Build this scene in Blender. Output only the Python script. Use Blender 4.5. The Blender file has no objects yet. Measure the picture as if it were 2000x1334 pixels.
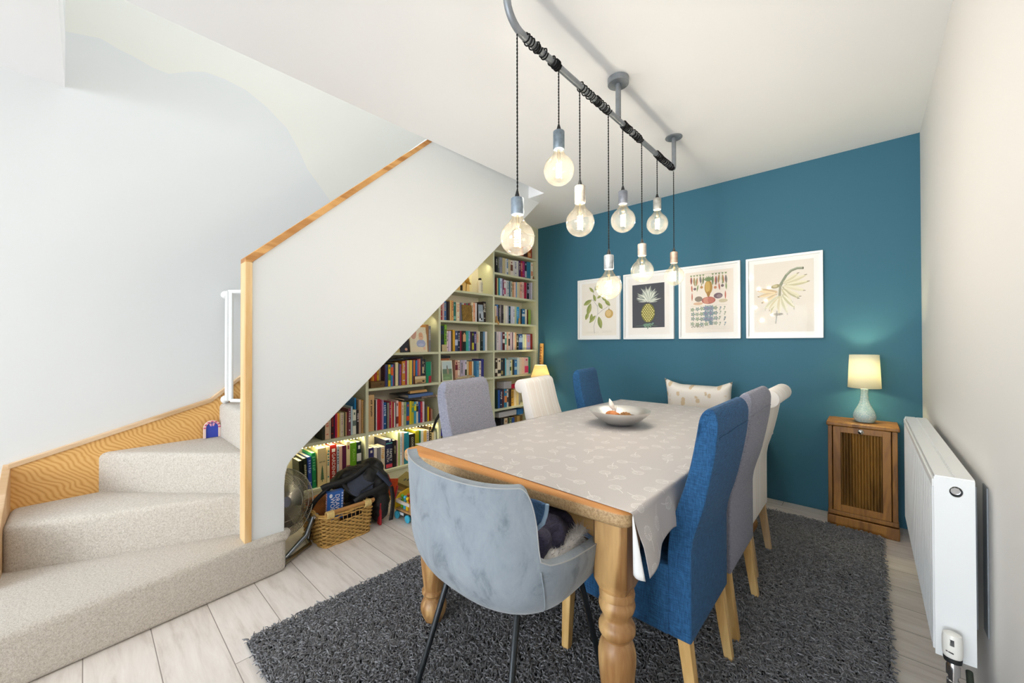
import bpy, bmesh, math, random
import numpy as np
from mathutils import Vector, Matrix
random.seed(7); rng=np.random.default_rng(5)
S=bpy.context.scene; COL=S.collection
PI=math.pi
sin,cos=math.sin,math.cos
# ---------------------------------------------------------------- camera
f_px,yaw,pit,rol=761.3176,0.7396151,0.0077252,-0.0018423
F=Vector((-sin(yaw),cos(yaw),0)); Rt=Vector((cos(yaw),sin(yaw),0)); U=Vector((0,0,1))
F2=F*cos(pit)+U*sin(pit); U2=-F*sin(pit)+U*cos(pit)
R3=Rt*cos(rol)+U2*sin(rol); U3=-Rt*sin(rol)+U2*cos(rol)
cd=bpy.data.cameras.new('camera'); cam=bpy.data.objects.new('camera',cd); COL.objects.link(cam)
m=Matrix.Identity(4)
for i in range(3):
    m[i][0]=R3[i]; m[i][1]=U3[i]; m[i][2]=-F2[i]
m[2][3]=1.2
cam.matrix_world=m
cd.sensor_width=36; cd.lens=f_px/2000*36; cd.shift_y=-3.65257/2000; cd.clip_start=.02; cd.clip_end=60
S.camera=cam
# ---------------------------------------------------------------- light, exposure
S.view_settings.view_transform='Standard'; S.view_settings.look='None'
S.view_settings.gamma=1; S.view_settings.use_curve_mapping=False
S.view_settings.exposure=0.07
W=bpy.data.worlds.new('world'); S.world=W; W.use_nodes=True
W.node_tree.nodes['Background'].inputs[0].default_value=(.92,.96,1.0,1)
W.node_tree.nodes['Background'].inputs[1].default_value=0.6
S.cycles.max_bounces=10; S.cycles.diffuse_bounces=6; S.cycles.transparent_max_bounces=16
S.cycles.use_denoising=True; S.cycles.sample_clamp_indirect=6; S.cycles.caustics_reflective=False; S.cycles.caustics_refractive=False
S.cycles.use_adaptive_sampling=True
def area(name,loc,rot,sx,sy,p,col=(1,1,1)):
    l=bpy.data.lights.new(name,'AREA'); l.shape='RECTANGLE'; l.size=sx; l.size_y=sy; l.energy=p; l.color=col
    o=bpy.data.objects.new(name,l); COL.objects.link(o); o.location=loc; o.rotation_euler=rot; return o
def point(name,loc,p,r=.03,col=(1,.78,.5),par=None):
    l=bpy.data.lights.new(name,'POINT'); l.energy=p; l.color=col; l.shadow_soft_size=r
    o=bpy.data.objects.new(name,l); COL.objects.link(o); o.location=loc
    if par: o.parent=par
    return o
# daylight lamps at unseen glazed doors, set far behind the camera for even light
area('daylight_window_left',(-1.9,-6.6,1.25),(PI/2,0,0),1.7,2.1,150,(.86,.93,1))
area('daylight_window_right',(-.55,-6.6,1.25),(PI/2,0,0),1.3,2.1,160,(.86,.93,1))
area('stairwell_fill',(-2.6,1.0,4.7),(0,0,0),.8,2.2,26,(.97,.98,1))  # added lamp lighting the stairwell from above; no roof window is known there
# ---------------------------------------------------------------- helpers
def srgb(h):
    if isinstance(h,str):
        c=[int(h[i:i+2],16)/255 for i in (0,2,4)]
    else: c=[v/255 for v in h]
    return tuple(((v+.055)/1.055)**2.4 if v>.04045 else v/12.92 for v in c)+(1,)
class NT:
    def __init__(s,name):
        s.m=bpy.data.materials.new(name); s.m.use_nodes=True; s.t=s.m.node_tree
        s.b=s.t.nodes['Principled BSDF']; s.o=s.t.nodes['Material Output']
    def n(s,t,**k):
        nd=s.t.nodes.new('ShaderNode'+t)
        for a,v in k.items(): setattr(nd,a,v)
        return nd
    def l(s,a,b): s.t.links.new(a,b)
    def v(s,sock,val): sock.default_value=val
    def coord(s,scale=(1,1,1),rot=(0,0,0),kind='Object'):
        c=s.n('TexCoord'); mp=s.n('Mapping'); s.l(c.outputs[kind],mp.inputs[0])
        mp.inputs['Scale'].default_value=scale; mp.inputs['Rotation'].default_value=rot; return mp.outputs[0]
    def noise(s,vec,scale,detail=2,rough=.5,dist=0):
        n=s.n('TexNoise'); s.l(vec,n.inputs['Vector']); n.inputs['Scale'].default_value=scale
        n.inputs['Detail'].default_value=detail; n.inputs['Roughness'].default_value=rough; n.inputs['Distortion'].default_value=dist
        return n.outputs[0]
    def ramp(s,fac,stops):
        r=s.n('ValToRGB'); s.l(fac,r.inputs[0]); e=r.color_ramp.elements
        while len(e)<len(stops): e.new(.5)
        for i,(p,c) in enumerate(stops): e[i].position=p; e[i].color=c if len(c)==4 else tuple(c)+(1,)
        return r.outputs[0]
    def math(s,op,a,b=None,c=None):
        n=s.n('Math',operation=op)
        for i,x in enumerate((a,b,c)):
            if x is None: continue
            if isinstance(x,(int,float)): n.inputs[i].default_value=x
            else: s.l(x,n.inputs[i])
        return n.outputs[0]
    def mix(s,fac,a,b,bt='MIX'):
        n=s.n('Mix',data_type='RGBA',blend_type=bt)
        for i,x in ((0,fac),(6,a),(7,b)):
            if isinstance(x,(int,float)): n.inputs[i].default_value=x
            elif isinstance(x,tuple): n.inputs[i].default_value=x
            else: s.l(x,n.inputs[i])
        return n.outputs[2]
    def bump(s,h,st=.3,dist=.01):
        b=s.n('Bump'); s.l(h,b.inputs['Height']); b.inputs['Strength'].default_value=st; b.inputs['Distance'].default_value=dist
        s.l(b.outputs[0],s.b.inputs['Normal'])
    def col(s,c):
        if isinstance(c,tuple): s.b.inputs['Base Color'].default_value=c
        else: s.l(c,s.b.inputs['Base Color'])
    def set(s,**k):
        for a,v in k.items(): s.b.inputs[a.replace('_',' ')].default_value=v
_mc={}
def plain(c,rough=.6,metal=0,var=.06,vs=8,bump=0,bs=60,name=None):
    key=(c,rough,metal,var,vs,bump,bs)
    if key in _mc: return _mc[key]
    t=NT(name or 'plain_'+str(len(_mc))); k=srgb(c); v=t.coord()
    n=t.noise(v,vs,3)
    lo=tuple(max(0,x*(1-var)) for x in k[:3])+(1,); hi=tuple(min(1,x*(1+var)) for x in k[:3])+(1,)
    t.col(t.ramp(n,[(.3,lo),(.7,hi)])); t.set(Roughness=rough,Metallic=metal)
    if bump: t.bump(t.noise(v,bs,3),bump,.004)
    _mc[key]=t.m; return t.m
def flat(c,rough=.6,metal=0):
    key=('f',c,rough,metal)
    if key in _mc: return _mc[key]
    t=NT('flat_'+str(len(_mc))); t.col(srgb(c)); t.set(Roughness=rough,Metallic=metal); _mc[key]=t.m; return t.m
def emit(c,s,name='glow'):
    t=NT(name); e=t.n('Emission'); e.inputs[0].default_value=srgb(c); e.inputs[1].default_value=s
    t.l(e.outputs[0],t.o.inputs[0]); return t.m
def wood(name,c1,c2,axis='x',scale=6,rough=.45,ring=6,dist=3,knots=False,bump=.1):
    t=NT(name); sc={'x':(.12,1,1),'y':(1,.12,1),'z':(1,1,.12)}[axis]
    v=t.coord(sc); n=t.noise(v,scale,4,.6,dist*.3)
    w=t.math('SINE',t.math('MULTIPLY',n,ring*6.28)); w=t.math('MULTIPLY_ADD',w,.5,.5)
    fine=t.noise(t.coord(tuple(a*1 for a in sc)),90,3)
    k=t.math('ADD',t.math('MULTIPLY',w,.6),t.math('MULTIPLY',fine,.4))
    t.col(t.ramp(k,[(.15,srgb(c2)),(.85,srgb(c1))])); t.set(Roughness=rough)
    t.bump(k,bump,.002); return t.m
class MB:
    def __init__(s): s.v=[];s.f=[];s.mi=[];s.cur=0
    def add(s,vs,fs,M=None,mi=None):
        o=len(s.v)
        s.v+= [tuple(M@Vector(p)) for p in vs] if M is not None else [tuple(p) for p in vs]
        s.f+=[tuple(i+o for i in f) for f in fs]; s.mi+=[s.cur if mi is None else mi]*len(fs); return s
    def box(s,x0,x1,y0,y1,z0,z1,M=None,mi=None):
        return s.add([(x0,y0,z0),(x1,y0,z0),(x1,y1,z0),(x0,y1,z0),(x0,y0,z1),(x1,y0,z1),(x1,y1,z1),(x0,y1,z1)],
            [(0,3,2,1),(4,5,6,7),(0,1,5,4),(1,2,6,5),(2,3,7,6),(3,0,4,7)],M,mi)
    def cbox(s,c,d,M=None,mi=None):
        return s.box(c[0]-d[0]/2,c[0]+d[0]/2,c[1]-d[1]/2,c[1]+d[1]/2,c[2]-d[2]/2,c[2]+d[2]/2,M,mi)
    def lathe(s,pr,n=24,M=None,mi=None,cap=True):
        vs=[];fs=[]
        for r,z in pr:
            for k in range(n): a=2*PI*k/n; vs.append((r*cos(a),r*sin(a),z))
        for i in range(len(pr)-1):
            for k in range(n): k2=(k+1)%n; fs.append((i*n+k,i*n+k2,(i+1)*n+k2,(i+1)*n+k))
        if cap:
            fs.append(tuple(reversed(range(n)))); fs.append(tuple((len(pr)-1)*n+k for k in range(n)))
        return s.add(vs,fs,M,mi)
    def tube(s,pts,r,n=8,closed=False,mi=None,cap=True):
        P=[Vector(p) for p in pts]; m=len(P); vs=[];fs=[]
        rr=r if hasattr(r,'__len__') else [r]*m
        T=[]
        for i in range(m):
            if closed: t=P[(i+1)%m]-P[i-1]
            else: t=P[min(i+1,m-1)]-P[max(i-1,0)]
            T.append(t.normalized() if t.length>1e-9 else Vector((0,0,1)))
        up=Vector((0,0,1)) if abs(T[0].z)<.9 else Vector((1,0,0))
        N=(up-T[0]*up.dot(T[0])).normalized()
        for i in range(m):
            N=(N-T[i]*N.dot(T[i])); N=N.normalized() if N.length>1e-6 else Vector((1,0,0)); B=T[i].cross(N)
            for k in range(n):
                a=2*PI*k/n; vs.append(P[i]+N*(cos(a)*rr[i])+B*(sin(a)*rr[i]))
        for i in range(m if closed else m-1):
            j=(i+1)%m
            for k in range(n): k2=(k+1)%n; fs.append((i*n+k,i*n+k2,j*n+k2,j*n+k))
        if not closed and cap: fs.append(tuple(reversed(range(n)))); fs.append(tuple((m-1)*n+k for k in range(n)))
        return s.add(vs,fs,None,mi)
    def prism(s,poly,a0,a1,axis='x',M=None,mi=None):
        """poly in the two other axes; extruded along axis from a0 to a1"""
        def p(u,v,a): return {'x':(a,u,v),'y':(u,a,v),'z':(u,v,a)}[axis]
        n=len(poly); vs=[p(u,v,a0) for u,v in poly]+[p(u,v,a1) for u,v in poly]
        fs=[tuple(range(n)),tuple(range(2*n-1,n-1,-1))]+[(i,i+n,(i+1)%n+n,(i+1)%n) for i in range(n)]
        return s.add(vs,fs,M,mi)
    def grid(s,nu,nv,fn,mi=None,wrapu=False):
        vs=[fn(i/(nu-1) if not wrapu else i/nu,j/(nv-1)) for j in range(nv) for i in range(nu)]
        fs=[]
        for j in range(nv-1):
            for i in range(nu if wrapu else nu-1):
                i2=(i+1)%nu; fs.append((j*nu+i,j*nu+i2,(j+1)*nu+i2,(j+1)*nu+i))
        return s.add(vs,fs,None,mi)
    def ball(s,c,r,nu=12,nv=8,mi=None,M=None):
        r=r if hasattr(r,'__len__') else (r,r,r); vs=[];fs=[]
        for j in range(nv+1):
            t=PI*j/nv
            for i in range(nu): a=2*PI*i/nu; vs.append((c[0]+r[0]*sin(t)*cos(a),c[1]+r[1]*sin(t)*sin(a),c[2]+r[2]*cos(t)))
        for j in range(nv):
            for i in range(nu): i2=(i+1)%nu; fs.append((j*nu+i,(j+1)*nu+i,(j+1)*nu+i2,j*nu+i2))
        return s.add(vs,fs,M,mi)
    def build(s,name,mats,parent=None,smooth=False,bevel=0,seg=2,sub=0,solid=0,loc=None,off=-1,ang=40,noise=None):
        me=bpy.data.meshes.new(name); me.from_pydata(s.v,[],s.f)
        if not isinstance(mats,(list,tuple)): mats=[mats]
        for q in mats: me.materials.append(q)
        me.polygons.foreach_set('material_index',s.mi)
        bm=bmesh.new(); bm.from_mesh(me)
        if len(s.v)<60000: bmesh.ops.remove_doubles(bm,verts=bm.verts,dist=1e-6)
        bmesh.ops.recalc_face_normals(bm,faces=bm.faces)
        if bevel:
            ed=[e for e in bm.edges if len(e.link_faces)==2 and e.calc_face_angle(0)>math.radians(25)]
            if ed: bmesh.ops.bevel(bm,geom=ed,offset=bevel,segments=seg,profile=.5,affect='EDGES',clamp_overlap=True)
        if smooth:
            for f_ in bm.faces: f_.smooth=True
            for e in bm.edges:
                if len(e.link_faces)==2 and e.calc_face_angle(0)>math.radians(ang): e.smooth=False
        bm.to_mesh(me); bm.free()
        o=bpy.data.objects.new(name,me); COL.objects.link(o)
        if parent: o.parent=parent
        if loc: o.location=loc
        if solid: q=o.modifiers.new('solid','SOLIDIFY'); q.thickness=solid; q.offset=off
        if sub: q=o.modifiers.new('sub','SUBSURF'); q.levels=sub; q.render_levels=sub
        return o
def tag(o,label,cat,group=None,kind=None):
    o['label']=label; o['category']=cat
    if group: o['group']=group
    if kind: o['kind']=kind
    return o
def thing(name,label,cat,loc=(0,0,0),rz=0,group=None):
    o=bpy.data.objects.new(name,None); COL.objects.link(o); o.location=loc; o.rotation_euler=(0,0,rz); o.empty_display_size=.1
    return tag(o,label,cat,group)
def struct(mb,name,mats,label=None,**k):
    o=mb.build(name,mats,**k); o['kind']='structure'
    if label: o['label']=label
    return o
def T(loc=(0,0,0),rx=0,ry=0,rz=0,s=1):
    return Matrix.Translation(loc)@Matrix.Rotation(rz,4,'Z')@Matrix.Rotation(ry,4,'Y')@Matrix.Rotation(rx,4,'X')@Matrix.Scale(s,4)
def dup(root,loc,rz,label,group=None):
    r=root.copy(); COL.objects.link(r); r.location=loc; r.rotation_euler=(0,0,rz); r['label']=label
    if group: r['group']=group
    def rec(a,b):
        for ch in list(a.children):
            if ch is b: continue
            c=ch.copy(); COL.objects.link(c); c.parent=b; rec(ch,c)
    rec(root,r); return r
def text(s,name,size,mat,parent,M,ext=.0004,align='CENTER'):
    c=bpy.data.curves.new(name,'FONT'); c.body=s; c.size=size; c.extrude=ext; c.align_x=align; c.align_y='CENTER'; c.resolution_u=2
    o=bpy.data.objects.new('tmp_text',c); COL.objects.link(o)
    dg=bpy.context.evaluated_depsgraph_get(); me=bpy.data.meshes.new_from_object(o.evaluated_get(dg))
    bpy.data.objects.remove(o); me.transform(M); me.materials.clear(); me.materials.append(mat); me.name=name
    q=bpy.data.objects.new(name,me); COL.objects.link(q)
    if parent: q.parent=parent
    return q
# ---------------------------------------------------------------- shared materials
def paint(name,c,b=.04,rough=.75):
    t=NT(name); v=t.coord(); n=t.noise(v,1.2,3); k=srgb(c)
    t.col(t.mix(n,tuple(x*.975 for x in k[:3])+(1,),tuple(min(1,x*1.02) for x in k[:3])+(1,))); t.set(Roughness=rough)
    t.bump(t.noise(v,220,3),b,.002); return t.m
M_wall=paint('white_wall_paint',(225,228,229)); M_cream=paint('cream_plaster',(233,233,227)); M_ceil=paint('ceiling_paint',(240,241,243))
M_right=paint('warm_white_paint',(229,227,224)); M_teal=paint('teal_paint',(48,103,125),.05,.7)
M_floor=None
def floor_mat():
    t=NT('pale_laminate'); v=t.coord()
    br=t.n('TexBrick'); t.l(v,br.inputs['Vector']); br.offset=.37; br.squash=1
    for a,b in (('Scale',1),('Mortar Size',.0016),('Brick Width',1.28),('Row Height',.192),('Mortar Smooth',.1),('Bias',0)): br.inputs[a].default_value=b
    br.inputs['Color1'].default_value=(0,0,0,1); br.inputs['Color2'].default_value=(1,1,1,1); br.inputs['Mortar'].default_value=(.5,.5,.5,1)
    off=t.n('VectorMath',operation='ADD'); t.l(v,off.inputs[0]); sc=t.n('VectorMath',operation='SCALE'); t.l(br.outputs[0],sc.inputs[0]); sc.inputs['Scale'].default_value=7.0; t.l(sc.outputs[0],off.inputs[1])
    mp=t.n('Mapping'); t.l(off.outputs[0],mp.inputs[0]); mp.inputs['Scale'].default_value=(1.2,9,1)
    g=t.noise(mp.outputs[0],2.6,7,.7,.35); base=t.ramp(g,[(.25,srgb((202,191,181))),(.5,srgb((229,221,214))),(.8,srgb((243,237,231)))])
    mp2=t.n('Mapping'); t.l(off.outputs[0],mp2.inputs[0]); mp2.inputs['Scale'].default_value=(2.5,6,1)
    k=t.noise(mp2.outputs[0],3,3,.6,.5); kn=t.ramp(k,[(.70,(0,0,0)),(.80,(1,1,1))])
    base=t.mix(t.math('MULTIPLY',kn,.5),base,srgb((120,104,92)))
    base=t.mix(t.math('MULTIPLY',br.outputs['Fac'],.75),base,srgb((96,84,74)))
    t.col(base); t.set(Roughness=.42); t.bump(t.math('SUBTRACT',g,br.outputs['Fac']),.12,.002); return t.m
M_floor=floor_mat()
def pine_wave():
    t=NT('pine_board'); w=t.n('TexWave',wave_type='BANDS',bands_direction='DIAGONAL'); t.l(t.coord((1,.55,1),(0.35,0,0)),w.inputs['Vector'])
    w.inputs['Scale'].default_value=38; w.inputs['Distortion'].default_value=13; w.inputs['Detail'].default_value=1.5; w.inputs['Detail Scale'].default_value=.35; w.inputs['Detail Roughness'].default_value=.45
    n=t.noise(t.coord((1,.2,1)),60,3); k=t.math('ADD',t.math('MULTIPLY',w.outputs['Fac'],.75),t.math('MULTIPLY',n,.25))
    t.col(t.ramp(k,[(.05,srgb((212,152,78))),(.4,srgb((230,178,104))),(.95,srgb((238,194,124)))])); t.set(Roughness=.4); return t.m
M_pine=pine_wave()
M_pinez=wood('pine_post',(236,205,155),(214,165,98),'z',4,.45,3,2)
M_pinel=wood('pale_pine_edge',(226,196,160),(205,168,125),'y',5,.5,3,2)
M_white=plain('eef0f0',.35,0,.01,name='white_gloss'); M_black=plain('181a1c',.6,name='black_plastic')
M_steel=plain('90959a',.45,.55,.14,22,.1,name='galvanised_steel'); M_chrome=flat('d8d8da',.12,1)
M_sage=plain('d6d8bc',.5,0,.03,3,.03,name='sage_green_paint')
def carpet_mat():
    t=NT('beige_carpet'); v=t.coord(); n=t.noise(v,330,3,.8); n2=t.noise(v,130,3,.6); n3=t.noise(v,3,2)
    k=t.math('ADD',t.math('MULTIPLY',n,.65),t.math('MULTIPLY',n2,.35))
    c=t.ramp(k,[(.28,srgb((134,122,106))),(.47,srgb((213,204,191))),(.66,srgb((250,245,237)))])
    t.col(t.mix(t.math('MULTIPLY',n3,.15),c,srgb((205,196,182)))); t.set(Roughness=.95); t.b.inputs['Sheen Weight'].default_value=.3
    t.bump(k,.9,.006); return t.m
M_carpet=carpet_mat()
def weave(name,c1,c2,s=1,rough=.9,grey=None):
    t=NT(name); a=t.noise(t.coord((40*s,40*s,520*s)),1,2,.6); b=t.noise(t.coord((430*s,430*s,34*s)),1,2,.6)
    k=t.math('ADD',t.math('MULTIPLY',a,.5),t.math('MULTIPLY',b,.5))
    t.col(t.ramp(k,[(.36,srgb(c2)),(.64,srgb(c1))])); t.set(Roughness=rough); t.b.inputs['Sheen Weight'].default_value=.04
    t.bump(k,.5,.003); return t.m
M_blue=weave('blue_linen',(41,100,148),(12,55,95)); M_grey=weave('grey_marl_cloth',(167,168,182),(104,106,123),1.7)
def stripes():
    t=NT('cream_striped_cloth'); c=t.coord(kind='Object'); sp=t.n('SeparateXYZ'); t.l(c,sp.inputs[0])
    w=t.noise(t.coord((0,1,0)),38,4,.75)
    t.col(t.ramp(w,[(.30,srgb((220,215,211))),(.42,srgb((244,242,240))),(.5,srgb((230,223,216))),(.6,srgb((246,245,244))),(.72,srgb((218,213,210)))]))
    t.set(Roughness=.85); t.bump(t.noise(t.coord(),260,2),.15,.002); return t.m
M_stripe=stripes()
M_legwood=wood('pale_oak_leg',(226,190,128),(196,152,88),'z',8,.45,3,2)
def velvet():
    t=NT('blue_grey_velvet'); v=t.coord(); n=t.noise(t.coord((1,1,.6)),13,6,.7,.5)
    t.col(t.ramp(n,[(.33,srgb((108,118,127))),(.45,srgb((132,142,151))),(.7,srgb((146,155,163)))])); t.set(Roughness=.8)
    t.b.inputs['Sheen Weight'].default_value=.35; t.b.inputs['Sheen Roughness'].default_value=.35; t.bump(t.noise(v,300,2),.12,.002); return t.m
M_velvet=velvet()
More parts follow.
